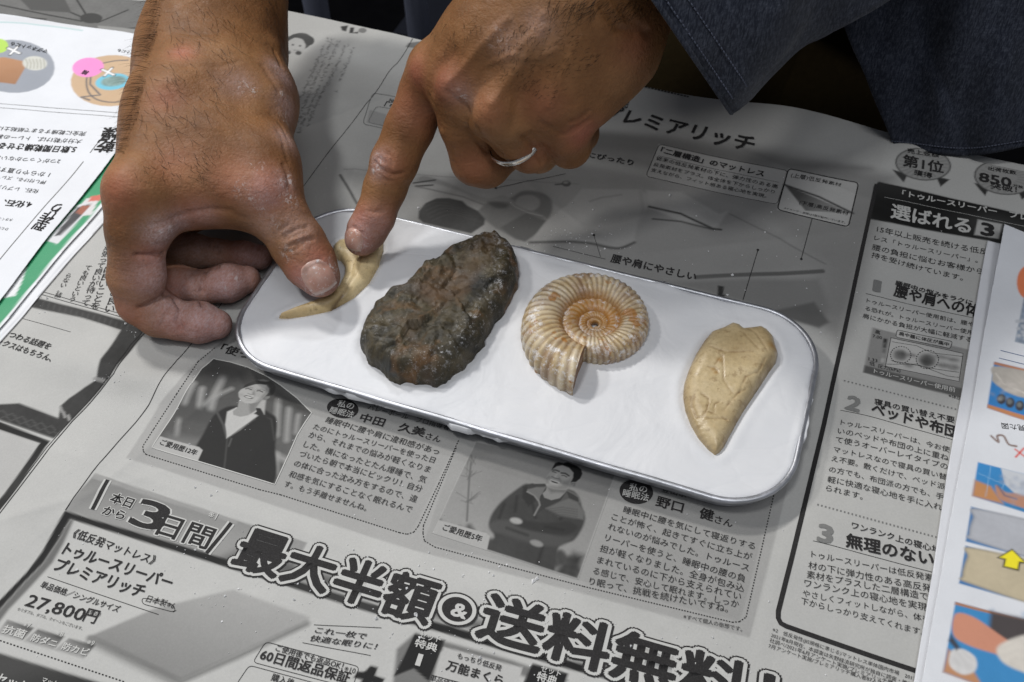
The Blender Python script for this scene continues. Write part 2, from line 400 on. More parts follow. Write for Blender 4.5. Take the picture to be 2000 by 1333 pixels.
class Print:
    """Flat print: a fine grid whose vertices carry the tone of the ink."""
    def __init__(s, x0, x1, y0, y1, cell, base, P=unp):
        nx, ny = int((x1 - x0) / cell) + 1, int((y1 - y0) / cell) + 1
        s.xs = np.linspace(x0, x1, nx); s.ys = np.linspace(y0, y1, ny); s.nx, s.ny = nx, ny
        s.X, s.Y = np.meshgrid(s.xs, s.ys); s.P = P; s.cell = cell
        s.C = np.empty((ny, nx, 3)); s.C[:] = base
    def _poly(s, pts, smooth=False, world=False):
        if smooth: pts = smooth_path([(*p, 0) for p in pts], 6, True)
        return np.array([p[:2] if world else s.P(p[0], p[1])[:2] for p in pts])
    def _win(s, W, pad):
        i0 = max(0, np.searchsorted(s.xs, W[:, 0].min() - pad)); i1 = min(s.nx, np.searchsorted(s.xs, W[:, 0].max() + pad) + 1)
        j0 = max(0, np.searchsorted(s.ys, W[:, 1].min() - pad)); j1 = min(s.ny, np.searchsorted(s.ys, W[:, 1].max() + pad) + 1)
        return slice(j0, j1), slice(i0, i1)
    @staticmethod
    def sdf(W, X, Y, closed=True):
        d = np.full(X.shape, 1e9); ins = np.zeros(X.shape, bool); n = len(W)
        for i in range(n if closed else n - 1):
            a = W[i]; b = W[(i + 1) % n]; e = b - a; L = e @ e + 1e-18
            t = np.clip(((X - a[0]) * e[0] + (Y - a[1]) * e[1]) / L, 0, 1)
            d = np.minimum(d, (X - a[0] - t * e[0]) ** 2 + (Y - a[1] - t * e[1]) ** 2)
            if closed:
                c = ((a[1] > Y) != (b[1] > Y)) & (X < (b[0] - a[0]) * (Y - a[1]) / (b[1] - a[1] + 1e-18) + a[0])
                ins ^= c
        d = np.sqrt(d); return np.where(ins, -d, d) if closed else d
    def fill(s, pts, tone, soft=0.0004, alpha=1.0, smooth=False, grad=None, nz=0.0, world=False):
        W = s._poly(pts, smooth, world); w = s._win(W, soft * 3)
        X, Y = s.X[w], s.Y[w]
        if X.size == 0: return
        d = s.sdf(W, X, Y); a = np.clip(0.5 - d / (2 * soft), 0, 1); a = (a * a * (3 - 2 * a)) * alpha
        tone = np.array(tone if hasattr(tone, '__len__') else (tone,) * 3)
        T = np.broadcast_to(tone, X.shape + (3,)).copy()
        if grad is not None:                       # (tone2, px point where tone1, px point where tone2)
            t2, g1, g2 = grad; g1 = s.P(*g1)[:2]; g2 = s.P(*g2)[:2]; e = g2 - g1
            k = np.clip(((X - g1[0]) * e[0] + (Y - g1[1]) * e[1]) / (e @ e), 0, 1)[..., None]
            T = T * (1 - k) + np.array(t2 if hasattr(t2, '__len__') else (t2,) * 3) * k
        if nz: T *= 1 + nz * s.nfield(X, Y)[..., None]
        s.C[w] = s.C[w] * (1 - a[..., None]) + T * a[..., None]
    def nfield(s, X, Y):
        return 0.5 * np.sin(X * 900 + 3 * np.sin(Y * 500)) * np.sin(Y * 1100 + 2 * np.sin(X * 700)) + 0.5 * np.sin(X * 330 + Y * 210) * np.sin(Y * 390 - X * 100)
    def stroke(s, pts, width, tone, alpha=1.0, soft=0.0003, smooth=False, closed=False):
        if smooth: pts = smooth_path([(*p, 0) for p in pts], 6, closed)
        W = np.array([s.P(p[0], p[1])[:2] for p in pts]); w = s._win(W, width * 2 + soft)
        X, Y = s.X[w], s.Y[w]
        if X.size == 0: return
        d = s.sdf(W, X, Y, False) - width / 2; a = np.clip(0.5 - d / (2 * soft), 0, 1)[..., None] * alpha
        tone = np.array(tone if hasattr(tone, '__len__') else (tone,) * 3)
        s.C[w] = s.C[w] * (1 - a) + tone * a
    def ell(s, cx, cy, rx, ry, tone, ang=0.0, **kw):
        pts = [(cx + rx * math.cos(t) * math.cos(ang) - ry * math.sin(t) * math.sin(ang),
                cy + rx * math.cos(t) * math.sin(ang) + ry * math.sin(t) * math.cos(ang)) for t in np.linspace(0, 2 * math.pi, 28)[:-1]]
        s.fill(pts, tone, **kw)
    def build(s, name, zfun, mat, parent=None, inside=None, pix=True):
        Z = zfun(s.X, s.Y); V = np.stack([s.X, s.Y, Z], -1).reshape(-1, 3)
        I = np.arange(s.nx * s.ny).reshape(s.ny, s.nx)
        F = np.stack([I[:-1, :-1], I[:-1, 1:], I[1:, 1:], I[1:, :-1]], -1).reshape(-1, 4)
        C = s.C.reshape(-1, 3)
        if inside is not None:
            W = s._poly(inside) if pix else np.array(inside)
            D = s.sdf(W, s.X, s.Y); GX, GY = np.gradient(D, s.cell, axis=1), np.gradient(D, s.cell, axis=0); g = np.hypot(GX, GY) + 1e-9
            o = (D > 0) & (D < s.cell * 1.7); X2 = np.where(o, s.X - D * GX / g, s.X); Y2 = np.where(o, s.Y - D * GY / g, s.Y)
            V = np.stack([X2, Y2, zfun(X2, Y2)], -1).reshape(-1, 3); d = np.where(o, 0, D).reshape(-1)
            F = F[(d[F] <= 0).all(1) & ~o.reshape(-1)[F].all(1)]
            used = np.unique(F); mp = -np.ones(len(V), int); mp[used] = np.arange(len(used))
            V, C, F = V[used], C[used], mp[F]
        return mesh_obj(name, V, F, mat, parent, True, np.clip(C, 0.01, 1))

news = empty('newspaper', (0, 0, 0))
tag(news, 'opened black and white Japanese newspaper with mattress advertisement spread over the table', 'newspaper')
PW = 0.445                                                   # albedo of bare newsprint
pg = Print(-0.40, 0.27, -0.235, YE, 0.00056, (PW, PW * 0.995, PW * 0.955))
G = lambda k: (PW * k ** 1.8, PW * k ** 1.8 * 0.99, PW * k ** 1.8 * 0.955)
# grey article panel, with the two rounded article boxes
pg.fill([(246, 895), (800, 1073), (1465, 1246), (1545, 925), (1560, 860), (1300, 800), (700, 600), (470, 610), (440, 660), (387, 704), (345, 750), (312, 788)], G(0.86))
pg.fill([(281, 885), (800, 1046), (897, 858), (870, 780), (520, 640), (430, 670), (345, 770)], G(0.82))
pg.fill([(828, 1059), (1445, 1214), (1514, 955), (1400, 850), (920, 800), (891, 875)], G(0.80))
# top left picture (lines of a net), hidden mostly by sheets
pg.fill([(-40, -60), (330, -25), (320, 95), (-40, 40)], G(0.55), nz=0.1)
for a, b in (((0, 10), (160, 42)), ((60, -10), (175, 40)), ((150, 0), (172, 35)), ((210, 60), (320, 50)), ((250, 20), (190, 45)), ((0, 30), (90, 38))):
    pg.stroke([a, b], 0.0009, G(0.2))
pg.ell(178, 36, 22, 10, G(0.3)); pg.fill([(190, 50), (300, 62), (310, 85), (200, 75)], G(0.75)); pg.fill([(20, -20), (120, -15), (140, 25), (60, 20)], G(0.4))
# top page: text columns too soft to read, small portrait, header marks
pg.fill([(548, 150), (640, 70), (668, 78), (560, 255), (540, 262)], G(0.93), soft=0.003)
for (a, b) in (((692, 92), (655, 180)), ((678, 86), (598, 248)), ((662, 80), (582, 262)), ((650, 76), (566, 272)), ((641, 74), (560, 250)), ((549, 60), (520, 130))):
    a = np.array(a, float); b = np.array(b, float); L = np.linalg.norm(b - a); n = int(L / 5.2)
    for i in range(n):
        if rng.random() < 0.10: continue
        p = a + (b - a) * (i + 0.5) / n; q = (b - a) / L; r = np.array([-q[1], q[0]])
        for _ in range(3):
            o = rng.normal(0, 1.6, 2); e = rng.normal(0, 2.2, 2)
            pg.stroke([tuple(p + o), tuple(p + o + e)], 0.00035, G(0.42), 0.75)
pg.ell(584, 82, 26, 17, G(0.40), -0.2); pg.ell(578, 90, 19, 16, G(0.95), -0.1); pg.ell(604, 80, 10, 9, G(0.33)); pg.stroke([(560, 78), (575, 70), (600, 74)], 0.003, G(0.35))
for p in ((572, 88), (586, 90)): pg.ell(*p, 2.5, 1.8, G(0.4))
pg.stroke([(574, 98), (583, 99)], 0.0004, G(0.5)); pg.ell(562, 103, 6, 4, G(0.35)); pg.ell(583, 104, 6, 4, G(0.35))
for q in ((553, 118), (557, 128), (552, 138)): pg.ell(*q, 5, 4, G(0.45), nz=0.5)
pg.fill([(665, 52), (680, 50), (676, 62), (668, 60)], G(0.25)); pg.fill([(684, 54), (692, 54), (690, 64), (700, 62), (699, 66), (682, 65)], G(0.25)); pg.ell(708, 60, 8, 5, G(0.6))
pg.fill([(798, 84), (830, 80), (826, 96), (792, 92)], G(0.6))
# mattress picture in the upper advertisement
pg.fill([(672, 330), (860, 344), (1110, 318), (1290, 345), (1480, 392), (1560, 430), (1625, 520), (1640, 640), (1450, 592), (1240, 545), (1030, 500), (760, 432), (708, 415)], G(0.80), soft=0.004)
pg.fill([(1140, 262), (1300, 262), (1560, 300), (1745, 345), (1735, 400), (1690, 520), (1672, 600), (1640, 680), (1600, 640), (1600, 520), (1500, 420), (1250, 330), (1130, 300)], G(0.72), soft=0.006)
pg.fill([(1160, 258), (1280, 268), (1540, 312), (1700, 330), (1540, 330), (1280, 300), (1150, 290)], G(0.60), soft=0.004)
pg.fill([(800, 385), (1000, 340), (1250, 350), (1440, 410), (1610, 512), (1600, 522), (1360, 540), (1290, 560), (1190, 520), (1020, 480), (830, 450)], G(0.76), soft=0.003)
MQ = lambda L: [(x / 4.167 + 800, y / 4.167 + 330) for x, y in L]
pg.fill(MQ([(60, 100), (200, 120), (430, 190), (520, 250), (640, 280), (820, 270), (760, 215), (640, 240), (480, 190), (300, 110), (120, 60)]), G(0.68), soft=0.0008, smooth=True)
pg.fill(MQ([(640, 262), (830, 268), (1080, 380), (1115, 425), (1040, 520), (940, 592), (860, 570), (700, 485), (615, 420), (560, 340)]), G(0.56), soft=0.0008, nz=0.05)
pg.fill(MQ([(740, 480), (950, 360), (1110, 425), (1040, 520), (940, 592), (860, 570)]), G(0.45), soft=0.0008)
pg.fill(MQ([(830, 260), (850, 220), (930, 180), (1060, 190), (1150, 250), (1160, 340), (1120, 410), (1080, 385)]), G(0.52), soft=0.0010, smooth=True)
pg.fill(MQ([(860, 280), (900, 225), (990, 215), (1055, 250), (1050, 310), (990, 340), (900, 310)]), G(0.70), soft=0.0008, smooth=True)
pg.fill(MQ([(650, 280), (720, 272), (800, 290), (780, 320), (700, 318)]), G(0.40), soft=0.0012, smooth=True)
pg.stroke(MQ([(820, 275), (860, 310), (960, 355), (1080, 385)]), 0.0006, G(0.80), 0.8)
pg.fill(MQ([(70, 405), (75, 345), (130, 280), (220, 240), (320, 238), (430, 262), (470, 300), (560, 345), (615, 408), (608, 455), (500, 528), (300, 482), (110, 440)]), G(0.30), soft=0.0006, nz=0.12)
for k in range(10): pg.stroke(MQ([(110 + k * 8, 300 + k * 14), (200 + k * 14, 262 + k * 12), (330 + k * 16, 275 + k * 14), (450 + k * 14, 340 + k * 10)]), 0.0004, G(0.40 if k % 2 else 0.22), 0.35, smooth=True)
pg.fill(MQ([(1400, 165), (1880, 168), (1975, 240), (1890, 400), (1830, 600), (1690, 645), (1500, 610), (1280, 592), (980, 602), (1110, 430), (1280, 300)]), G(0.84), soft=0.0008, nz=0.02)
pg.stroke(MQ([(980, 600), (1280, 593), (1400, 600), (1500, 612), (1620, 640), (1720, 645), (1830, 600)]), 0.0012, G(0.28), 0.85, soft=0.0006, smooth=True)
pg.stroke(MQ([(1470, 265), (1560, 235), (1720, 212)]), 0.0008, G(0.62), 0.7, soft=0.0006); pg.stroke(MQ([(1880, 190), (1900, 330), (1840, 560)]), 0.0010, G(0.70), 0.6, soft=0.0008)
pg.fill([(1262, 372), (1330, 375), (1405, 418), (1422, 412), (1400, 448), (1330, 432), (1270, 408)], G(0.88), soft=0.0010)
pg.stroke([(1268, 404), (1330, 418), (1392, 447), (1408, 449)], 0.0012, G(0.22), 0.9); pg.stroke([(1275, 428), (1330, 433), (1395, 449)], 0.0010, G(0.28), 0.8)
pg.stroke([(1425, 418), (1500, 455), (1612, 516)], 0.0007, G(0.5), 0.7); pg.stroke([(1360, 542), (1480, 536), (1606, 530)], 0.0022, G(0.40), 0.85)
pg.fill([(1300, 552), (1480, 545), (1600, 545), (1620, 600), (1600, 640), (1450, 590)], G(0.66), soft=0.002)
pg.fill([(1500, 610), (1590, 590), (1620, 630), (1600, 640)], G(0.5), soft=0.001)
pg.fill([(1402, 558), (1414, 560), (1412, 576), (1418, 576), (1406, 588), (1400, 574), (1402, 574)], G(0.25))
pg.stroke([(664, 342), (697, 398)], 0.0011, G(0.45)); pg.stroke([(672, 331), (860, 345), (1130, 360)], 0.0006, G(0.6), 0.6)
pg.ell(1106, 359, 9, 6, G(0.42)); pg.ell(1105, 357, 5, 2.5, G(0.72)); pg.stroke([(1085, 361), (1098, 360)], 0.0008, G(0.4)); pg.stroke([(808, 358), (850, 352)], 0.0009, G(0.3)); pg.stroke([(812, 364), (845, 362)], 0.0009, G(0.3))
pg.stroke([(815, 365), (905, 385), (945, 400)], 0.0010, G(0.5), 0.7)
# white info boxes in the upper advertisement
pg.fill([(1287, 282), (1539, 334), (1518, 400), (1261, 345)], G(0.90)); pg.fill([(1540, 330), (1677, 358), (1657, 444), (1518, 410)], G(0.97))
pg.fill([(1532, 361), (1665, 418), (1573, 412)], G(0.40), grad=(G(0.75), (1560, 385), (1640, 416))); pg.stroke([(1532, 361), (1600, 385), (1666, 417)], 0.0011, G(0.3))
pg.fill([(722, 215), (775, 228), (770, 252), (716, 240)], G(0.86))
# the two round seals
for cx, cy, rx, ry in ((1803, 321, 55, 32), (1962, 347, 60, 34)):
    pg.fill([(cx - 60, cy + 10), (cx - 30, cy + 20), (cx - 38, cy + 36)], G(0.25)); pg.fill([(cx + 25, cy + 24), (cx + 52, cy + 30), (cx + 34, cy + 44)], G(0.25))
    pg.ell(cx, cy, rx, ry, G(0.35), 0.1); pg.ell(cx, cy, rx - 3, ry - 2, G(0.80), 0.1)
    for k in range(24):
        t = 2 * math.pi * k / 24; pg.stroke([(cx + rx * .45 * math.cos(t), cy + ry * .45 * math.sin(t)), (cx + rx * .86 * math.cos(t), cy + ry * .86 * math.sin(t))], 0.0007, G(0.62), 0.6)
# right panel: dark heading, diagram
pg.fill([(1716, 355), (2070, 436), (2060, 520), (1931, 471), (1697, 428), (1706, 366)], G(0.14), soft=0.0004)
pg.fill([(1910, 429), (1957, 438), (1950, 467), (1903, 459)], G(1.0))
pg.fill([(1704, 640), (1892, 683), (1876, 776), (1686, 728)], G(0.72)); pg.fill([(1689, 714), (1880, 759), (1876, 777), (1686, 728)], G(0.42))
pg.fill([(1740, 660), (1881, 691), (1873, 746), (1729, 716)], G(0.98)); pg.fill([(1752, 646), (1858, 668), (1855, 680), (1750, 659)], G(0.98))
for (x, y, rx, ry, k) in ((1758, 694, 14, 11, .6), (1760, 693, 9, 7, .42), (1811, 704, 17, 13, .5), (1811, 706, 11, 9, .32), (1780, 694, 9, 3, .55), (1838, 698, 14, 3, .6), (1862, 703, 10, 3, .55), (1842, 714, 12, 4, .5), (1862, 718, 10, 5, .6), (1775, 714, 8, 3, .5)):
    pg.ell(x, y, rx, ry, G(k), 0.15, soft=0.0012, alpha=0.9, nz=0.35)
for k in range(5): pg.fill([(1726 - k * 1.2, 661 + k * 9.6), (1733 - k * 1.2, 662.5 + k * 9.6), (1731.8 - k * 1.2, 671 + k * 9.6), (1724.8 - k * 1.2, 669.5 + k * 9.6)], G(0.2 + 0.18 * k))
# lower advertisement: heading band, frame, mattress, badges
pg.fill([(186, 926), (460, 1016), (600, 1060), (560, 1130), (434, 1093), (128, 996), (150, 965)], G(0.62), soft=0.0004, grad=(G(0.74), (186, 926), (150, 1002)))
pg.fill([(186, 926), (465, 1017), (462, 1024), (182, 935)], G(0.78))
pg.fill([(430, 1092), (700, 1165), (1100, 1283), (1380, 1372), (1380, 1340), (1100, 1262), (800, 1168), (480, 1070)], G(0.40), soft=0.003, nz=0.05)
pg.fill([(127, 997), (434, 1090), (700, 1172), (1120, 1293), (1500, 1392), (1500, 1406), (1120, 1310), (700, 1190), (434, 1106), (137, 1014), (112, 1058), (86, 1098), (45, 1140), (0, 1190), (-60, 1270), (-100, 1268), (-60, 1228), (0, 1172), (52, 1118), (82, 1078), (104, 1038)], G(0.12), soft=0.0004)
pg.fill([(137, 1014), (112, 1058), (86, 1098), (45, 1140), (0, 1190), (-40, 1240), (-20, 1240), (18, 1190), (62, 1144), (102, 1100), (124, 1062), (144, 1016)], G(0.5), soft=0.0008)
pg.fill([(173, 1244), (300, 1190), (455, 1152), (604, 1206), (600, 1216), (352, 1330), (330, 1322)], G(0.84), soft=0.0008, grad=(G(0.66), (455, 1152), (345, 1330)))
pg.stroke([(174, 1247), (340, 1327), (352, 1333), (460, 1285), (600, 1219)], 0.0016, G(0.42), 0.8, soft=0.0009); pg.stroke([(178, 1254), (345, 1338)], 0.002, G(0.6), 0.7, soft=0.0012)
for q in (((14, 1211), (66, 1227), (44, 1252), (-6, 1238)), ((74, 1229), (125, 1244), (105, 1270), (47, 1253)), ((135, 1247), (186, 1261), (164, 1287), (107, 1270))):
    pg.fill(q, G(0.20), soft=0.0005, grad=(G(0.78), q[1], q[2]))
pg.fill([(-80, 1252), (0, 1276), (124, 1313), (260, 1352), (200, 1440), (-120, 1380)], G(0.13), soft=0.0006, grad=(G(0.3), (60, 1400), (60, 1300)))
pg.fill([(775, 1268), (812, 1236), (838, 1245), (1000, 1290), (1110, 1330), (1100, 1345), (860, 1272), (845, 1330), (760, 1420), (745, 1400), (768, 1330)], G(0.55), soft=0.0008)
pg.fill([(866, 1264), (1020, 1304), (1000, 1400), (840, 1370)], G(0.97)); pg.fill([(1100, 1330), (1250, 1368), (1250, 1420), (1080, 1400)], G(0.97))
pg.fill([(810, 1238), (869, 1251), (838, 1332), (808, 1306), (768, 1322), (790, 1280)], G(0.10)); pg.fill([(1040, 1296), (1110, 1316), (1080, 1400), (1000, 1380)], G(0.12))
pg.fill([(712, 1312), (724, 1300), (738, 1304), (733, 1320), (752, 1326), (744, 1340), (725, 1334), (715, 1350), (700, 1345), (706, 1328), (690, 1324), (698, 1312)], G(0.12))
# left page: curtain picture, seat backs, empty code frame
pg.fill([(75, 583), (-40, 552), (-60, 570), (62, 600)], G(0.3))
pg.fill([(75, 583), (255, 630), (286, 639), (274, 662), (215, 738), (190, 768), (165, 795), (140, 822), (105, 857), (-60, 800), (-60, 786), (0, 790), (38, 788), (85, 806), (114, 817), (118, 793), (135, 778), (165, 757), (188, 742), (196, 702), (236, 645), (160, 621), (62, 601)], G(0.24), soft=0.0005, nz=0.18)
for k in range(16): pg.stroke([(85 + k * 11, 590 + k * 3), (82 + k * 11, 600 + k * 3)], 0.0004, G(0.4), 0.6)
pg.stroke([(185, 740), (203, 744)], 0.0016, G(0.7), 0.8)
for q in ((118, 795), (124, 806), (133, 812)): pg.stroke([q, (q[0] + 3, q[1] + 9)], 0.001, G(0.75))
for i in range(2):
    for k in range(6): pg.stroke([(-5 + k * 19 + i * 6, 806 + k * 6.0 + i * 11), (5 + k * 19 + i * 6, 802 + k * 6 + i * 11), (13 + k * 19 + i * 6, 810 + k * 6 + i * 11)], 0.0004, G(0.42), 0.7)
pg.fill([(-60, 812), (0, 824), (98, 862), (18, 975), (-60, 1070)], G(0.13), soft=0.0004); pg.fill([(-60, 830), (0, 840), (78, 866), (8, 965), (-60, 1045)], G(0.97))
# faint show-through and dirt
for _ in range(60):
    x, y = rng.uniform(-0.35, 0.25), rng.uniform(-0.2, 0.17); r = rng.uniform(0.004, 0.02)
    t = np.linspace(0, 2 * math.pi, 9)[:-1]
    pg.fill(np.c_[x + r * np.cos(t), y + r * np.sin(t) * 0.5], G(0.7), soft=r * 0.6, alpha=0.10, world=True)
pg.build('printed_sheet', relief, M_NEWS, news, inside=[(-110, -30), (551, 22), (806, 74), (1280, 176), (1748, 277), (2120, 358), (2120, 1440), (-110, 1440)])
bs_ = Print(-0.52, 0.45, -0.36, YE - 0.0004, 0.003, (PW, PW * 0.995, PW * 0.955)); bs_.build('under_sheet', lambda x, y: relief(x, y) - 0.0002, M_NEWS, news)

# portraits, finer grid
def patch(name, outline, cell, base, paint, zoff=0.00012, P=unp, zf=relief, mat=M_NEWS, parent=news):
    W = np.array([P(*p)[:2] for p in outline])
    c = Print(W[:, 0].min() - cell, W[:, 0].max() + cell, W[:, 1].min() - cell, W[:, 1].max() + cell, cell, base, P)
    paint(c); return c.build(name, lambda x, y: zf(x, y) + zoff, mat, parent, inside=outline)
P1 = [(417, 701.5), (450, 708), (484, 718), (520, 735), (548, 753), (580, 778), (609, 807), (592, 832), (580, 852), (537, 947), (297, 874.5), (324, 833), (353, 785), (377, 746), (394, 721)]
GP = lambda k: (PW * k ** 1.7, PW * k ** 1.7 * 0.99, PW * k ** 1.7 * 0.955)
def paint1(c):
    G = GP
    c.fill(P1, G(0.30), grad=(G(0.42), (417, 701), (480, 930)), nz=0.08, soft=0.0005)
    for p in (((440, 728), (412, 800), .0035), ((452, 760), (400, 790), .002), ((378, 750), (360, 790), .003), ((395, 760), (388, 800), .003), ((544, 782), (540, 850), .0028), ((565, 798), (560, 860), .0026), ((583, 812), (578, 845), .002), ((352, 808), (345, 850), .002), ((512, 775), (505, 800), .002), ((540, 890), (536, 925), .003), ((520, 880), (560, 900), .003)):
        c.stroke([p[0], p[1]], p[2] * 0.75, G(0.80), 0.8, soft=0.0010)
    c.fill([(350, 790), (420, 805), (410, 830), (335, 815)], G(0.33), soft=0.0015); c.fill([(330, 850), (390, 860), (370, 890), (305, 875)], G(0.55), soft=0.003)
    c.fill([(417, 701), (520, 735), (609, 807), (580, 800), (500, 752), (400, 728)], G(0.27), soft=0.0025)
    # jacket
    c.fill([(384, 871), (372, 905), (400, 940), (528, 950), (538, 870), (541, 822), (528, 808), (506, 798), (452, 794), (425, 806), (412, 820), (396, 850)], G(0.15), soft=0.0007, smooth=True, nz=0.06)
    c.fill([(444, 805), (462, 797), (505, 812), (470, 840), (443, 857), (440, 830)], G(1.0), soft=0.0005)
    c.stroke([(425, 808), (436, 830), (443, 856)], 0.0008, G(0.38), 0.7); c.stroke([(498, 820), (468, 840), (444, 858), (440, 900), (436, 930)], 0.0006, G(0.32), 0.7)
    c.stroke([(500, 802), (530, 820), (536, 860)], 0.0007, G(0.28), 0.6); c.stroke([(452, 858), (447, 872)], 0.0007, G(0.4), 0.7)
    Q = lambda L: [(x / 11.107 + 440, y / 11.107 + 720) for x, y in L]
    c.fill(Q([(240, 850), (160, 930), (45, 1000), (40, 1333), (30, 1520), (200, 1333), (480, 1080), (700, 930), (690, 880), (560, 900)]), G(0.98), soft=0.0003)
    c.fill(Q([(300, 690), (270, 850), (165, 930), (175, 1010), (330, 1055), (500, 1020), (690, 900), (660, 830), (730, 730), (800, 660)]), G(0.72), soft=0.0003)
    c.fill(Q([(520, 760), (730, 720), (800, 665), (665, 830), (690, 900), (560, 980), (520, 900)]), G(0.52), soft=0.0008, alpha=0.8)
    c.fill(Q([(800, 690), (885, 690), (850, 1000), (815, 960), (760, 870), (665, 860)]), G(0.85), soft=0.0006)
    c.fill(Q([(665, 862), (760, 870), (815, 960), (825, 1010), (975, 1040), (960, 1080), (700, 1020)]), G(0.16), soft=0.0003)
    c.fill(Q([(368, 450), (430, 365), (560, 300), (700, 250), (830, 235), (980, 270), (1070, 350), (1092, 430), (1070, 520), (1020, 590), (940, 600), (860, 600), (700, 420), (450, 440)]), G(0.22), soft=0.0003, nz=0.12)
    c.fill(Q([(700, 255), (830, 238), (960, 275), (880, 290), (760, 275)]), G(0.48), soft=0.0004)
    c.fill(Q([(330, 470), (370, 446), (520, 388), (640, 352), (780, 347), (890, 365), (945, 440), (935, 520), (870, 600), (800, 660), (700, 735), (560, 765), (430, 755), (345, 705), (298, 620), (290, 520)]), G(0.86), soft=0.0003)
    c.fill(Q([(900, 370), (950, 440), (940, 520), (870, 605), (800, 665), (700, 740), (640, 750), (760, 640), (850, 540), (880, 450)]), G(0.62), soft=0.0009, alpha=0.85)
    c.fill(Q([(870, 620), (960, 600), (965, 640), (900, 680), (850, 670)]), G(0.62), soft=0.0003)
    c.fill(Q([(600, 470), (640, 500), (640, 590), (590, 570)]), G(0.66), soft=0.0006); c.fill(Q([(300, 540), (400, 560), (400, 600), (310, 620)]), G(0.78), soft=0.0008)
    c.stroke(Q([(440, 447), (500, 441), (570, 466)]), 0.00040, G(0.20), 0.95, soft=0.00015); c.stroke(Q([(690, 492), (750, 486), (815, 518)]), 0.00042, G(0.18), 0.95, soft=0.00015)
    c.stroke(Q([(465, 420), (540, 412), (600, 430)]), 0.00030, G(0.50), 0.8, soft=0.0002); c.stroke(Q([(700, 462), (780, 455), (852, 486)]), 0.00030, G(0.48), 0.8, soft=0.0002)
    c.stroke(Q([(490, 545), (530, 562), (570, 570), (620, 562)]), 0.00028, G(0.42), 0.85, soft=0.0002); c.stroke(Q([(560, 500), (600, 500)]), 0.0006, G(0.95), 0.6)
    c.fill(Q([(392, 600), (460, 588), (540, 608), (622, 648), (560, 668), (450, 642)]), G(0.28), soft=0.00016); c.fill(Q([(420, 606), (500, 610), (592, 642), (540, 650), (450, 630)]), G(1.02), soft=0.00012)
    c.stroke(Q([(620, 640), (650, 600), (640, 560)]), 0.0003, G(0.66), 0.6); c.stroke(Q([(470, 690), (560, 700)]), 0.0004, G(0.72), 0.6)
    c.fill([(297, 874.5), (313, 853), (389, 874), (396, 880), (386, 902)], G(0.92), soft=0.0003)
patch('printed_photo', P1, 0.00020, G(0.4), paint1)
P2 = [(929, 862), (1205, 921), (1129, 1133), (844, 1042)]
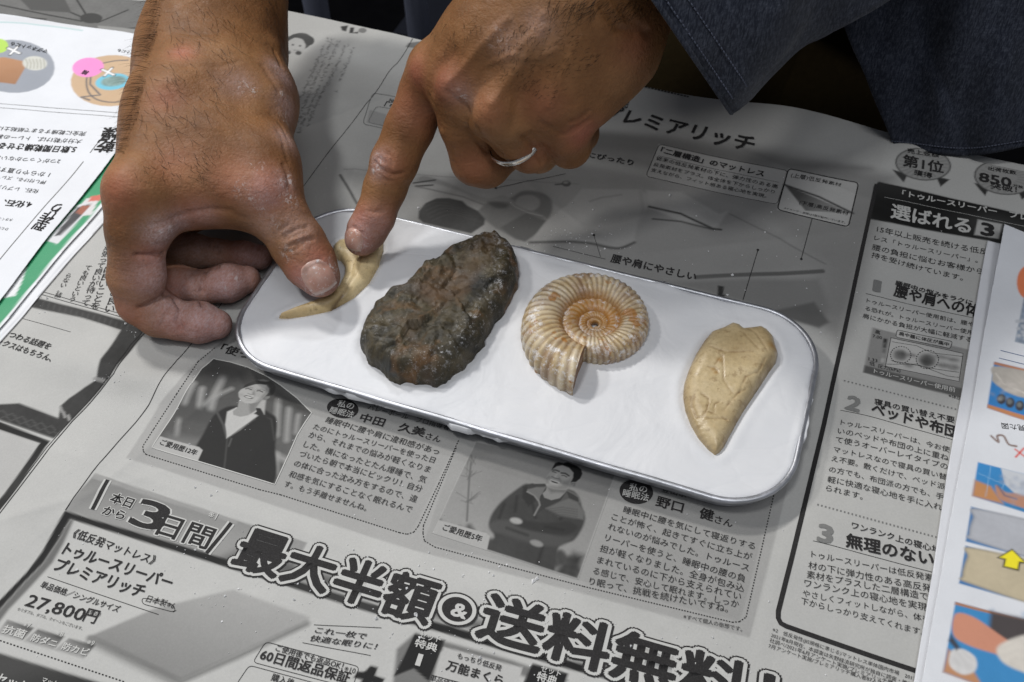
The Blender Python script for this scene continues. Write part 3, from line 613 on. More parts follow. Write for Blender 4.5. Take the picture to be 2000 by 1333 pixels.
def paint2(c):
    G = lambda k: tuple(v * 0.92 for v in GP(k))
    c.fill(P2, G(0.66), grad=(G(0.78), (1060, 890), (960, 1080)), soft=0.0005, nz=0.03)
    for k in range(40):
        t = rng.uniform(0, 1); x = 845 + 290 * t; y = 1035 + 92 * t - rng.uniform(5, 28 if (t < 0.35 or t > 0.75) else 8) * (0.7 if t < .35 else 1.1)
        c.ell(x, y, rng.uniform(6, 13), rng.uniform(6, 14), G(rng.uniform(0.22, 0.38)), soft=0.0012, nz=0.3, alpha=0.9)
    c.fill([(1078, 1122), (1120, 1080), (1140, 1086), (1129, 1133)], G(0.26), soft=0.002, nz=0.3)
    tr = [(912, 1018), (914, 980), (917, 930), (920, 905)]
    c.stroke(tr, 0.0007, G(0.42), 0.8)
    for k in range(26):
        b = np.array(tr[1 + k % 3], float) + rng.normal(0, 4, 2); e = b + np.array([rng.uniform(-24, 24), rng.uniform(-26, -4)])
        c.stroke([tuple(b), tuple(e)], 0.0003, G(0.48), 0.6)
    # jacket and folded arms
    c.fill([(1018, 950), (1035, 946), (1062, 950), (1120, 960), (1138, 995), (1142, 1020), (1122, 1055), (1092, 1068), (1080, 1120), (1040, 1106), (950, 1078), (965, 1050), (955, 1020), (975, 985)], G(0.27), soft=0.0007, smooth=True, nz=0.10)
    c.fill([(1055, 955), (1085, 958), (1078, 975), (1060, 982), (1050, 968)], G(0.18), soft=0.0006)
    c.fill([(1022, 952), (1040, 945), (1066, 956), (1050, 975), (1032, 990), (1020, 972)], G(0.20), soft=0.0006)
    c.fill([(1085, 962), (1120, 962), (1132, 985), (1105, 990), (1085, 985)], G(0.36), soft=0.0012)
    c.fill([(958, 1022), (990, 1016), (1040, 1030), (1090, 1048), (1120, 1050), (1090, 1068), (1040, 1062), (985, 1045), (960, 1038)], G(0.34), soft=0.0010, smooth=True)
    c.fill([(1000, 1014), (1060, 1022), (1110, 1020), (1128, 1032), (1105, 1045), (1050, 1040), (1010, 1028)], G(0.22), soft=0.0008, smooth=True)
    for s in (((985, 985), (975, 1012)), ((1040, 985), (1046, 1012)), ((1100, 990), (1095, 1015)), ((1060, 1070), (1050, 1100)), ((1010, 970), (1006, 1000)), ((990, 1032), (1030, 1046)), ((1065, 1030), (1100, 1036))): c.stroke(s, 0.0008, G(0.15), 0.7, soft=0.0006)
    c.ell(1008, 1018, 12, 6, G(0.85), 0.2, soft=0.0006); c.ell(1048, 1062, 13, 6, G(0.70), 0.3, soft=0.0006)
    Q = lambda L: [(x / 11.107 + 1030, y / 11.107 + 890) for x, y in L]
    c.fill(Q([(0, 650), (200, 620), (400, 615), (415, 680), (200, 690), (0, 740)]), G(0.26), soft=0.0003); c.fill(Q([(0, 740), (200, 690), (400, 690), (330, 830), (280, 900), (250, 1010), (150, 860), (0, 790)]), G(0.50), soft=0.0004)
    c.fill(Q([(290, 880), (330, 830), (380, 920), (520, 975), (700, 930), (820, 815), (860, 790), (700, 1010), (420, 1130), (190, 1290), (270, 1080)]), G(0.25), soft=0.0003)
    c.stroke(Q([(0, 790), (150, 870), (250, 1000), (270, 1080), (150, 1300)]), 0.0005, G(0.68), 0.9)
    c.fill(Q([(850, 765), (1000, 840), (1110, 920), (1130, 1000), (1080, 1010), (900, 930)]), G(0.24), soft=0.0003); c.stroke(Q([(860, 760), (1000, 830), (1120, 910), (1135, 1010)]), 0.0005, G(0.5), 0.8)
    c.fill(Q([(700, 1010), (900, 940), (1090, 1020), (1240, 1230), (1220, 1400), (700, 1300), (400, 1150)]), G(0.48), soft=0.0006)
    for k in range(5): c.stroke(Q([(420 + k * 60, 1170 + k * 40), (760, 1130 + k * 50), (1080, 1180 + k * 50)]), 0.0004, G(0.36), 0.7)
    c.fill(Q([(430, 670), (400, 760), (330, 830), (370, 920), (520, 975), (700, 930), (800, 830), (870, 730), (700, 730)]), G(0.66), soft=0.0003)
    c.fill(Q([(440, 690), (560, 730), (700, 745), (860, 740), (800, 820), (620, 800), (520, 820), (470, 760)]), G(0.46), soft=0.0009, alpha=0.9)
    c.fill(Q([(512, 345), (555, 250), (600, 170), (680, 145), (780, 170), (880, 145), (960, 180), (1080, 230), (1170, 310), (1195, 400), (1150, 500), (1060, 575), (930, 600), (800, 300)]), G(0.10), soft=0.0003, nz=0.1)
    c.fill(Q([(930, 600), (1000, 578), (1075, 600), (1040, 680), (960, 715), (890, 700)]), G(0.66), soft=0.0003); c.stroke(Q([(960, 620), (1030, 610), (1010, 660)]), 0.0004, G(0.4), 0.8)
    c.fill(Q([(513, 340), (560, 292), (640, 240), (760, 217), (900, 270), (1000, 380), (990, 480), (935, 590), (900, 700), (840, 750), (700, 745), (560, 725), (430, 682), (382, 600), (385, 500), (440, 420)]), G(0.76), soft=0.0003)
    c.fill(Q([(760, 560), (880, 540), (960, 480), (935, 590), (900, 700), (840, 750), (700, 745), (560, 725), (430, 682), (520, 660), (660, 680), (740, 640)]), G(0.55), soft=0.0010, alpha=0.8)
    c.fill(Q([(385, 500), (470, 450), (520, 480), (450, 520), (470, 600), (400, 620)]), G(0.60), soft=0.0007); c.fill(Q([(690, 470), (740, 540), (730, 600), (680, 540)]), G(0.56), soft=0.0006)
    c.stroke(Q([(555, 322), (620, 322), (690, 350)]), 0.00055, G(0.24), 0.95, soft=0.0002); c.stroke(Q([(735, 385), (820, 392), (900, 445)]), 0.00060, G(0.22), 0.95, soft=0.0002)
    c.stroke(Q([(540, 355), (590, 365), (640, 390)]), 0.00038, G(0.26), 0.9, soft=0.00015); c.stroke(Q([(748, 436), (800, 440), (855, 472)]), 0.00038, G(0.26), 0.9, soft=0.00015)
    c.stroke(Q([(640, 400), (600, 470)]), 0.0007, G(0.92), 0.6); c.stroke(Q([(535, 462), (590, 492), (640, 505), (685, 510)]), 0.0004, G(0.38), 0.85, soft=0.0002)
    c.fill(Q([(482, 518), (560, 540), (705, 590), (640, 615), (540, 585)]), G(0.20), soft=0.00016); c.stroke(Q([(505, 530), (580, 552), (690, 592)]), 0.00042, G(1.0), 0.95, soft=0.00012); c.stroke(Q([(490, 580), (560, 620), (640, 630)]), 0.0004, G(0.85), 0.6)
    c.stroke([(929, 862), (1205, 921), (1129, 1133), (844, 1042), (929, 862)], 0.0007, G(0.95), 0.8)
    c.fill([(844, 1042), (856, 1016), (950, 1042), (957, 1048), (951, 1076)], G(0.90), soft=0.0003)
patch('printed_photo', P2, 0.00020, G(0.6), paint2)

# ------------------------------------------------------------------ lettering
TXT = []      # (text, p0, p1, hpx, bold, ink, dz, P, zf)
def T(text, p0, p1, h=None, bold=0.0, ink='k', dz=0.00026, part='lettering', P=None, shear=0.0, vert=False):
    TXT.append(dict(text=text, p0=p0, p1=p1, h=h, bold=bold, ink=ink, dz=dz, part=part, P=P, shear=shear, vert=vert))
B1, B2 = 0.014, 0.030
for a_ in (('本日', (213, 981), (254, 994), 20, .10), ('から', (198, 1005), (239, 1017), 18, .10), ('3', (252, 1022), (311, 1040), 58, .045), ('日間', (303, 1045), (402, 1075), 44, .07)):
    T(a_[0], a_[1], a_[2], a_[3], a_[4], 'w', 0.00014, part='headline')
for a_ in (('本日', (213, 981), (254, 994), 20, .03), ('から', (198, 1005), (239, 1017), 18, .03), ('3', (252, 1022), (311, 1040), 58, .022), ('日間', (303, 1045), (402, 1075), 44, .022)):
    T(a_[0], a_[1], a_[2], a_[3], a_[4], 'k', 0.0003, part='headline')
T('※1', (404, 1012), (420, 1018), ink='w')
T('《低反発マットレス》', (139, 1050), (298, 1105), bold=B1); T('トゥルースリーパー', (119, 1083), (330, 1152), bold=B2); T('プレミアリッチ', (101, 1114), (275, 1170), bold=B2)
T('日本製※6', (284, 1176), (338, 1191)); T('単品価格／シングルサイズ', (77, 1148), (230, 1198), bold=B1)
T('27,800', (47, 1183), (160, 1214), 27, B1); T('円', (160, 1214), (184, 1220), bold=B1); T('(税込)', (172, 1200), (195, 1205))
T('セミダブル、ダブル、クイーンもございます。', (33, 1193), (160, 1232), bold=0.004)
T('抗菌', (2, 1236), (46, 1249), 17, B2, 'w'); T('防ダニ', (59, 1252), (108, 1266), 15, B2, 'w'); T('防カビ', (119, 1269), (170, 1283), 15, B2, 'w')
T('※7', (44, 1225), (57, 1229), ink='w'); T('※8', (108, 1242), (121, 1246), ink='w'); T('※9', (168, 1260), (181, 1264), ink='w')
T('セット', (-12, 1334), (48, 1354), 22, B2, 'w'); T('マット', (80, 1334), (110, 1343), 12, B1, 'w')
T('「使った日', (427, 687), (532, 716), 17, B2)
T('私の', (657, 795), (689, 802), ink='w', bold=B1, dz=0.0003); T('睡眠法', (642, 807), (688, 818), ink='w', bold=B1, dz=0.0003)
T('バレーボール　プロ指導者', (717, 801), (876, 842)); T('中田　久美', (700, 823), (827, 855), 17, B2); T('さん', (829, 858), (858, 866), bold=B1)
for s, a, b in (('睡眠中に腰や肩に違和感があっ', (634, 826), (855, 890)), ('たのにトゥルースリーパーを使った日', (610, 839), (847, 906)), ('から、それまでの悩みが軽くなりま', (601, 855), (838, 925)),
                ('した。横になったとたん爆睡で、気', (591, 874), (830, 945)), ('づいたら朝で本当にビックリ！自分', (582, 892), (822, 963)), ('の体に合った沈み方をするので、違', (572, 911), (812, 983)),
                ('和感を気にすることなく眠れるんで', (562, 932), (802, 1003)), ('す。もう手離せませんね。', (553, 951), (714, 1000))): T(s, a, b, part='body_text')
T('ご愛用歴12年', (311, 869), (382, 891), bold=B1, dz=0.0003); T('ご愛用歴5年', (863, 1036), (939, 1060), bold=B1, dz=0.0003)
T('私の', (1228, 959), (1263, 965), ink='w', bold=B1, dz=0.0003); T('睡眠法', (1215, 970), (1266, 981), ink='w', bold=B1, dz=0.0003)
T('登山家', (1291, 962), (1340, 974)); T('野口　健', (1279, 989), (1392, 1020), 20, B2); T('さん', (1394, 1022), (1429, 1032), bold=B1)
for s, a, b in (('睡眠中に腰を気にして寝返りする', (1216, 1002), (1473, 1075)), ('ことが怖く、起きてすぐに立ち上が', (1193, 1016), (1467, 1096)), ('れないのが悩みでした。トゥルース', (1186, 1035), (1461, 1118)),
                ('リーパーを使うと、睡眠中の腰の負', (1180, 1057), (1454, 1139)), ('担が軽くなりました。全身が包み込', (1170, 1078), (1452, 1158)), ('まれているのに下から支えられてい', (1165, 1101), (1446, 1174)),
                ('る感じで、安心して眠れます。しっか', (1157, 1122), (1442, 1189)), ('り眠って、挑戦を続けたいですね。', (1150, 1143), (1421, 1198))): T(s, a, b, part='body_text')
T('※すべて個人の感想です。', (1334, 1209), (1449, 1235)); T('」', (1470, 972), (1486, 976), 22, B2)
T('セット', (818, 1247), (859, 1257), ink='w', bold=B1); T('特典', (808, 1263), (852, 1275), 15, B2, 'w'); T('1', (810, 1299), (821, 1302), 24, B2, 'w')
T('もっちり低反発', (892, 1287), (978, 1312), bold=B1); T('万能まくら', (869, 1309), (980, 1341), 19, B2); T('セット', (1055, 1312), (1094, 1324), ink='w', bold=B1); T('特典', (1046, 1330), (1085, 1342), ink='w', bold=B2)
T('単品価格', (838, 1330), (890, 1345))
T('これ一枚で', (613, 1237), (713, 1250), 12, B1, shear=0.3); T('快適な眠りに！', (603, 1253), (733, 1270), 12, B1, shear=0.3)
T('ご使用後でも返品OK！', (537, 1272), (668, 1309), bold=B1); T('※10', (671, 1312), (692, 1318)); T('60日間返品保証', (505, 1289), (680, 1337), 22, B2); T('購入後', (528, 1330), (572, 1343), bold=B1)
# right panel
T('「トゥルースリーパー　プレミア', (1761, 384), (2050, 441), bold=B2, ink='w'); T('選ばれる', (1738, 427), (1896, 459), 27, B2, 'w'); T('3', (1914, 458), (1942, 464), 24, 0.04)
for s, a, b in (('15年以上販売を続ける低反', (1712, 454), (1930, 500)), ('レス「トゥルースリーパー」。睡', (1707, 470), (1935, 520)), ('腰の負担に悩むお客様から', (1702, 489), (1920, 538)), ('持を受け続けています。', (1701, 504), (1880, 550)),
                ('トゥルースリーパー使用前は、腰や', (1692, 592), (1902, 640)), ('る恐れが。トゥルースリーパー使用', (1689, 607), (1900, 656)), ('肩にかかる負担が大幅に軽減する', (1684, 622), (1897, 670)),
                ('トゥルースリーパーは、今お使', (1641, 831), (1854, 885)), ('いのベッドや布団の上に重ね', (1635, 848), (1852, 902)), ('て使うオーバーレイタイプの', (1631, 865), (1850, 919)), ('マットレスなので寝具の買い替', (1627, 884), (1848, 939)),
                ('え不要。敷くだけで、ベッド派', (1623, 902), (1845, 958)), ('の方でも、布団派の方でも、手', (1618, 923), (1842, 978)), ('軽に快適な寝心地を手に入れ', (1615, 943), (1839, 999)), ('られます。', (1612, 960), (1684, 978)),
                ('トゥルースリーパーは低反発素', (1584, 1090), (1822, 1137)), ('材の下に弾力性のある高反発', (1578, 1112), (1819, 1158)), ('素材をプラスした二層構造で', (1575, 1130), (1812, 1174)), ('ワンランク上の寝心地を実現', (1570, 1147), (1810, 1195)),
                ('やさしくフィットしながら、体を', (1567, 1166), (1815, 1218)), ('下からしっかり支えてくれます。', (1563, 1181), (1803, 1243))): T(s, a, b, part='body_text', bold=0.004)
T('1', (1703, 568), (1720, 572), 22, 0.04, 'g'); T('2', (1648, 798), (1678, 806), 28, 0.04, 'g'); T('3', (1594, 1056), (1626, 1064), 36, 0.04, 'g')
T('睡眠中の悩みをラクに', (1748, 558), (1898, 598), bold=B2); T('腰や肩への体', (1744, 579), (1912, 622), 22, 0.032)
T('寝具の買い替え不要', (1707, 791), (1864, 828), bold=B1); T('ベッドや布団', (1700, 809), (1870, 858), 22, 0.032)
T('ワンランク上の寝心地', (1662, 1033), (1836, 1083), bold=B1); T('無理のない', (1651, 1069), (1824, 1108), 26, 0.032)
T('肩や腰に体圧が集中', (1755, 656), (1853, 678), bold=B1, dz=0.0003); T('トゥルースリーパー使用前', (1706, 730), (1865, 768), bold=B1, ink='w', dz=0.0003)
T('高', (1708, 652), (1718, 655)); T('7.00', (1704, 660), (1722, 664)); T('1.33', (1696, 705), (1713, 709)); T('低', (1697, 714), (1708, 717)); T('圧力(kPa)', (1714, 719), (1758, 729)); T('※体圧', (1852, 777), (1877, 783))
T('※2　低反発性(JIS規格に準じる)マットレス単体国内市場　2013', (1508, 1234), (1786, 1331)); T('2021年8月現在。本調査は矢野経済研究所が独自に調査・推計', (1505, 1245), (1781, 1343))
T('社調べ/2021年6月アンケート実施/プレミアリッチ購入者', (1502, 1255), (1764, 1347)); T('7月アンケート実施/プレミアリッチ購入者87人中', (1500, 1266), (1722, 1340))
# upper advertisement
T('快眠', (1176, 203), (1225, 213), bold=B1); T('プレミアリッチ', (1168, 230), (1468, 299), 30, B2); T('ンにぴったり', (1127, 305), (1235, 325), bold=B1)
T('「二層構造」のマットレス', (1288, 299), (1491, 347), bold=B2)
for s, a, b in (('従来の低反発素材の下に、弾力性のある高', (1280, 313), (1518, 370)), ('反発素材をプラス。体全体を下からしっかり', (1275, 325), (1512, 380)), ('支えながら、フィット感ある寝心地を実現。', (1270, 336), (1496, 388))): T(s, a, b, part='body_text', bold=0.006)
T('(上層)低反発素材', (1544, 347), (1642, 366)); T('(下層)高反発素材', (1560, 400), (1656, 422)); T('※イメージ・実際は2層が貼付いています。', (1531, 409), (1650, 438))
T('腰や肩にやさしい', (1191, 513), (1358, 550), bold=B2); T('独自', (757, 200), (777, 205)); T('「ウェ', (747, 212), (792, 222), bold=B1)
T('売上金額', (1772, 300), (1834, 309), bold=B1); T('第1位', (1762, 325), (1843, 340), 21, B2); T('獲得', (1784, 342), (1820, 350), bold=B1)
T('出荷枚数', (1930, 333), (1985, 343), bold=B1); T('850', (1911, 354), (1976, 366), 18, B2); T('突破！', (1934, 369), (1986, 378), bold=B1); T('万枚', (1978, 366), (1998, 370), bold=B1)
# left page
T('つわる話題を', (14, 659), (94, 684), bold=B1); T('ックスはもちろん、', (-10, 672), (98, 708), bold=B1)
for s, a, b in (('明した。くらしの良い', (262, 470), (212, 610)), ('いることは良いことを', (232, 470), (185, 605)), ('頑張って良いが待って', (214, 480), (165, 598)), ('ても良いという', (175, 520), (140, 590)), ('らない。結', (136, 535), (112, 582))): T(s, a, b, vert=True, part='body_text')

def outl(text, p0, p1, h):
    for off, ink, dz in ((0.125, 'k', 0.00016), (0.090, 'w', 0.00032), (0.034, 'k', 0.00046)):
        T(text, p0, p1, h, off, ink, dz, part='headline')
outl('最大半額', (450, 1106), (832, 1224), 82)
outl('送料無料！', (928, 1245), (1500, 1410), 86)

def font_meshes(items):
    obs = []
    for it in items:
        cu = bpy.data.curves.new('lettering_source', 'FONT'); cu.body = it['text']; cu.size = 1.0
        cu.resolution_u = 2 if it['part'] != 'headline' else 3
        if it['vert']: cu.body = '\n'.join(it['text']); cu.space_line = 0.9
        o = bpy.data.objects.new('lettering_source', cu); col.objects.link(o); obs.append(o)
    bpy.context.view_layer.update()
    dg = bpy.context.evaluated_depsgraph_get(); out = []
    for o in obs:
        me = bpy.data.meshes.new_from_object(o.evaluated_get(dg)); me.calc_loop_triangles()
        V = np.empty(len(me.vertices) * 3, np.float32); me.vertices.foreach_get('co', V)
        Tm = np.empty(len(me.loop_triangles) * 3, np.int32); me.loop_triangles.foreach_get('vertices', Tm)
        out.append((V.reshape(-1, 3).astype(float), Tm.reshape(-1, 3))); bpy.data.meshes.remove(me)
    for o in obs:
        cu = o.data; bpy.data.objects.remove(o); bpy.data.curves.remove(cu)
    return out
INKS = {'k': M_INK, 'w': M_KNOCK, 'g': M_INKG, 'r': M_RED, 'y': M_YEL}
def split_long(V, F, lim):
    V = [tuple(v) for v in V]; V = list(V)
    for _ in range(6):
        A = np.array(V); Fa = np.array(F)
        e = [np.hypot(*(A[Fa[:, i]] - A[Fa[:, (i + 1) % 3]])[:, :2].T) for i in range(3)]
        L = np.stack(e, 1); k = L.argmax(1); long_ = L.max(1) > lim
        if not long_.any(): break
        # only split edges that are the longest in every triangle that has them, or border edges: T-joints are harmless on flat print
        keep = Fa[~long_].tolist(); cache = {}
        for f, kk in zip(Fa[long_], k[long_]):
            a, b, c = f[kk], f[(kk + 1) % 3], f[(kk + 2) % 3]; key = (min(a, b), max(a, b))
            if key not in cache:
                cache[key] = len(V); V.append(tuple((np.array(V[a]) + np.array(V[b])) / 2))
            m = cache[key]; keep += [[a, m, c], [m, b, c]]
        F = keep
    return np.array(V), np.array(F)
def put_text(parts_parent, items, Pdef, zf, prefix=''):
    ms = font_meshes(items); acc = {}
    for it, (V, F) in zip(items, ms):
        if len(V) == 0: continue
        P = Pdef; a = P(*it['p0'])[:2]; b = P(*it['p1'])[:2]; ax = b - a; L = np.linalg.norm(ax); ax /= L; ay = np.array([-ax[1], ax[0]])
        if it['vert']:
            y1, y0 = V[:, 1].max(), V[:, 1].min(); s = L / (y1 - y0); xc = (V[:, 0].min() + V[:, 0].max()) / 2
            Q = a + np.outer((y1 - V[:, 1]) * s, ax) + np.outer((V[:, 0] - xc) * s, ay)
        else:
            bo = 0 if it['part'] == 'headline' else it['bold']
            x0, x1 = V[:, 0].min() - bo, V[:, 0].max() + bo; s = L / (x1 - x0); sy = s
            if it['h']:
                e = np.array([*a, 0.0]); q0, _ = proj(e); q1, _ = proj(e + np.array([*ay, 0]) * 0.01)
                sy = it['h'] / np.linalg.norm(q1 - q0) * 0.01 / (0.74 if it['text'].isascii() else 0.88)
            y = V[:, 1] + (0.0 if it['text'].isascii() else 0.09)
            Q = a + np.outer((V[:, 0] - x0) * s + y * it['shear'] * sy, ax) + np.outer(y * sy, ay)
        F2 = F
        if L > 0.012 and it['h'] and it['h'] > 40: Q, F2 = split_long(Q, F, 0.004)
        key = (it['part'], it['ink'], it['dz'] if it['part'] == 'headline' else 0)
        # heavier weights: the glyph struck several times, each strike a hair above the last
        r = it['bold']; n = 1 if r < 0.008 else (4 if r <= 0.03 else (6 if r < 0.06 else 16))
        em = s; acc.setdefault(key, [[], [], 0])
        for k in range(n):
            t = 2 * math.pi * (k + 0.5) / n; R = r if n > 1 else 0
            q = Q + em * R * math.cos(t) * ax + (sy if not it['vert'] else s) * R * math.sin(t) * ay
            Z = zf(q[:, 0], q[:, 1]) + it['dz'] + k * 0.000005
            a_ = acc[key]; a_[0].append(np.c_[q, Z]); a_[1].append(np.asarray(F2) + a_[2]); a_[2] += len(q)
    for (part, ink, _), (VV, FF, n) in acc.items():
        mesh_obj(prefix + part, np.vstack(VV), np.vstack(FF).astype(int), INKS[ink], parts_parent, smooth=False)['kind'] = 'stuff'

# discs behind white letters, "&", rules and frames are ink ribbons on the sheet
def ribbon(acc, pts, w, dz, P=unp, zf=relief, closed=False, step=0.002):
    W = np.array([P(*p)[:2] for p in pts]); 
    if closed: W = np.vstack([W, W[:1]])
    Q = [W[0]]
    for i in range(1, len(W)):
        n = max(1, int(np.linalg.norm(W[i] - W[i - 1]) / step))
        for k in range(1, n + 1): Q.append(W[i - 1] + (W[i] - W[i - 1]) * k / n)
    Q = np.array(Q); D = np.gradient(Q, axis=0) if len(Q) > 1 else np.ones_like(Q); D /= np.linalg.norm(D, axis=1)[:, None] + 1e-12
    N = np.c_[-D[:, 1], D[:, 0]] * w / 2
    V, F = acc; n0 = len(V)
    for q, nn in zip(Q, N):
        for s in (1, -1):
            r = q + s * nn; V.append((r[0], r[1], float(zf(r[0], r[1])) + dz))
    for i in range(len(Q) - 1): F.append((n0 + 2 * i, n0 + 2 * i + 1, n0 + 2 * i + 3, n0 + 2 * i + 2))
def rrect(q, r=6):
    out = []; n = len(q)
    for i in range(n):
        p, a, b = np.array(q[i], float), np.array(q[i - 1], float), np.array(q[(i + 1) % n], float)
        d1 = (a - p) / np.linalg.norm(a - p); d2 = (b - p) / np.linalg.norm(b - p)
        for t in (0, .25, .5, .75, 1): out.append(tuple(((1 - t) ** 2) * (p + d1 * r) + 2 * t * (1 - t) * p + t * t * (p + d2 * r)))
    return out
def dashes(acc, pts, w, dash, gap, dz, P=unp, zf=relief):
    W = [np.array(p, float) for p in pts]
    for i in range(len(W) - 1):
        L = np.linalg.norm(W[i + 1] - W[i]); d = (W[i + 1] - W[i]) / L; t = 0
        while t < L:
            ribbon(acc, [W[i] + d * t, W[i] + d * min(t + dash, L)], w, dz, P, zf); t += dash + gap
K, KW, KG = ([], []), ([], []), ([], [])
Z1 = 0.00014
ribbon(K, [(806, 76), (775, 125), (752, 153), (660, 275), (576, 387), (470, 540), (375, 671), (345, 705), (315, 743), (291, 791), (264, 827), (234, 860), (180, 923), (154, 959), (128, 997)], 0.00032, Z1)
for o in (0, 6): ribbon(K, [(285 + o, 642), (255 + o, 674), (216 + o, 731), (180 + o, 776), (135 + o, 824), (99 + o, 866), (27 + o, 960), (-30 + o, 1035)], 0.00022 + 0.00012 * (o > 0), Z1)
for o in (0, 6): ribbon(K, [(78, 575 - o), (180, 604 - o), (265, 628 - o)], 0.00022, Z1)
ribbon(K, [(45, 623), (138, 649)], 0.00016, Z1)
ribbon(K, [(93, 1127), (310, 1201)], 0.0002, Z1); ribbon(K, rrect([(277, 1168), (336, 1180), (344, 1193), (338, 1196), (278, 1180)], 7), 0.0002, Z1, closed=True)
dashes(K, [(-20, 1245), (245, 1333)], 0.0004, 3.5, 3.5, Z1)
for w, acc, dz in ((0.0030, KW, Z1), (0.0014, K, 0.00022)):
    ribbon(acc, [(211, 938), (181, 996)], w, dz); ribbon(acc, [(452, 1022), (404, 1081)], w, dz)
ribbon(K, [(613, 1221), (745, 1227)], 0.0002, Z1); ribbon(K, [(591, 1256), (724, 1281)], 0.0002, Z1)
ribbon(K, rrect([(519, 1254), (702, 1303), (688, 1345), (494, 1294)], 9), 0.0002, Z1, closed=True); ribbon(K, rrect([(487, 1300), (680, 1352), (660, 1400), (460, 1340)], 9), 0.0002, Z1, closed=True)
ribbon(K, [(845, 1320), (990, 1358)], 0.0002, Z1)
dashes(K, [(420, 680), (387, 707), (345, 770), (300, 839), (279, 872), (280, 882), (285, 888), (300, 893), (507, 957), (548, 967), (780, 1041), (795, 1044), (808, 1040), (817, 1028), (857, 945), (897, 858)], 0.00036, 3.2, 2.4, Z1)
dashes(K, [(891, 875), (827, 1027), (826, 1042), (829, 1057), (849, 1069), (1140, 1146), (1430, 1216), (1444, 1215), (1457, 1206), (1514, 955), (1530, 910)], 0.00036, 3.2, 2.4, Z1)
ribbon(KW, P1, 0.0004, 0.0002, closed=True)
# right panel frame
ribbon(K, [(1712, 360), (1703, 400), (1660, 598), (1609, 830), (1573, 980), (1535, 1135), (1520, 1195), (1520, 1208), (1525, 1218), (1536, 1224), (1650, 1264), (1783, 1309), (1900, 1350)], 0.0016, Z1)
ribbon(KW, [(1727, 386), (2000, 443)], 0.00018, 0.0002)
for a, b in (((1691, 574), (1907, 623)), ((1641, 802), (1866, 861)), ((1588, 1057), (1824, 1119))): ribbon(K, [a, b], 0.0002, Z1)
dashes(KG, [(1648, 744), (1870, 801)], 0.0007, 3.2, 4.5, Z1); dashes(KG, [(1596, 986), (1829, 1050)], 0.0007, 3.2, 4.5, Z1)
ribbon(K, [(1740, 660), (1881, 691), (1873, 746), (1729, 716)], 0.00018, Z1, closed=True); ribbon(K, rrect([(1752, 645), (1860, 668), (1856, 682), (1749, 659)], 4), 0.00018, 0.0002, closed=True)
for cx, cy, r in ((1759, 694, 20), (1811, 703, 22)):
    c = [(cx + r * math.cos(t), cy + r * 0.82 * math.sin(t)) for t in np.linspace(0, 2 * math.pi, 25)]
    for i in range(0, 24): ribbon(K, [c[i], tuple(np.array(c[i]) * .45 + np.array(c[i + 1]) * .55)], 0.0003, 0.0002)
for l in (((1742, 668), (1790, 676), (1820, 690), (1880, 697)), ((1732, 712), (1790, 712), (1850, 735), (1873, 738)), ((1740, 705), (1830, 722), (1873, 728))): ribbon(K, l, 0.00014, Z1)
# upper advertisement rules
ribbon(K, rrect([(1287, 282), (1539, 334), (1518, 400), (1261, 345)], 8), 0.00025, Z1, closed=True); ribbon(K, rrect([(1540, 330), (1677, 358), (1657, 444), (1518, 410)], 8), 0.0005, 0.0002, closed=True)
ribbon(K, [(1286, 305), (1521, 357)], 0.00016, Z1); ribbon(K, [(1586, 428), (1565, 506)], 0.0003, Z1); ribbon(K, [(1480, 490), (1451, 587)], 0.0003, Z1); ribbon(K, [(1160, 461), (1173, 503)], 0.0002, Z1); ribbon(K, [(1080, 482), (1183, 507)], 0.0002, Z1)
ribbon(KG, rrect([(728, 182), (800, 196), (780, 258), (708, 243)], 9), 0.0004, Z1, closed=True); ribbon(KG, rrect([(735, 208), (800, 220), (780, 252), (718, 240)], 8), 0.0003, Z1, closed=True)
ribbon(K, [(1105, 340), (968, 368)], 0.0002, Z1); dashes(K, [(1240, 166), (1345, 190)], 0.0009, 5, 1.5, Z1)
def disc(acc, cx, cy, rx, ry, dz, ang=0.12):
    V, F = acc; n0 = len(V); rings = 4; seg = 28
    p = unp(cx, cy); V.append((p[0], p[1], float(relief(p[0], p[1])) + dz))
    for k in range(1, rings + 1):
        for i in range(seg):
            t = 2 * math.pi * i / seg; x = rx * math.cos(t) * k / rings; y = ry * math.sin(t) * k / rings
            p = unp(cx + x * math.cos(ang) - y * math.sin(ang), cy + x * math.sin(ang) + y * math.cos(ang)); V.append((p[0], p[1], float(relief(p[0], p[1])) + dz))
    for i in range(seg): F.append((n0, n0 + 1 + i, n0 + 1 + (i + 1) % seg))
    for k in range(rings - 1):
        for i in range(seg):
            a = n0 + 1 + k * seg + i; b = n0 + 1 + k * seg + (i + 1) % seg; F.append((a, a + seg, b + seg, b))
disc(K, 669.6, 798.6, 31, 19, 0.0002); disc(K, 1242.7, 961, 33, 24, 0.0002)
for p in ((1565, 507), (1480, 489), (1160, 460), (968, 368)): disc(K, *p, 2.6, 2.0, 0.0002)
for r, acc, dz in ((42, K, 0.00048), (38, KW, 0.00056), (30, K, 0.00064)): disc(acc, 893, 1192, r, r * 0.80, dz, 0.2)
T('&', (878, 1202), (910, 1212), 28, B2, 'w', 0.00076)
for nm, acc, m in (('printed_rule', K, M_INK), ('printed_rule', KW, M_KNOCK), ('printed_rule', KG, M_INKG)):
    V, F = acc; mesh_obj(nm, V, F, m, news, smooth=False)['kind'] = 'stuff'
put_text(news, TXT, unp, relief); TXT = []

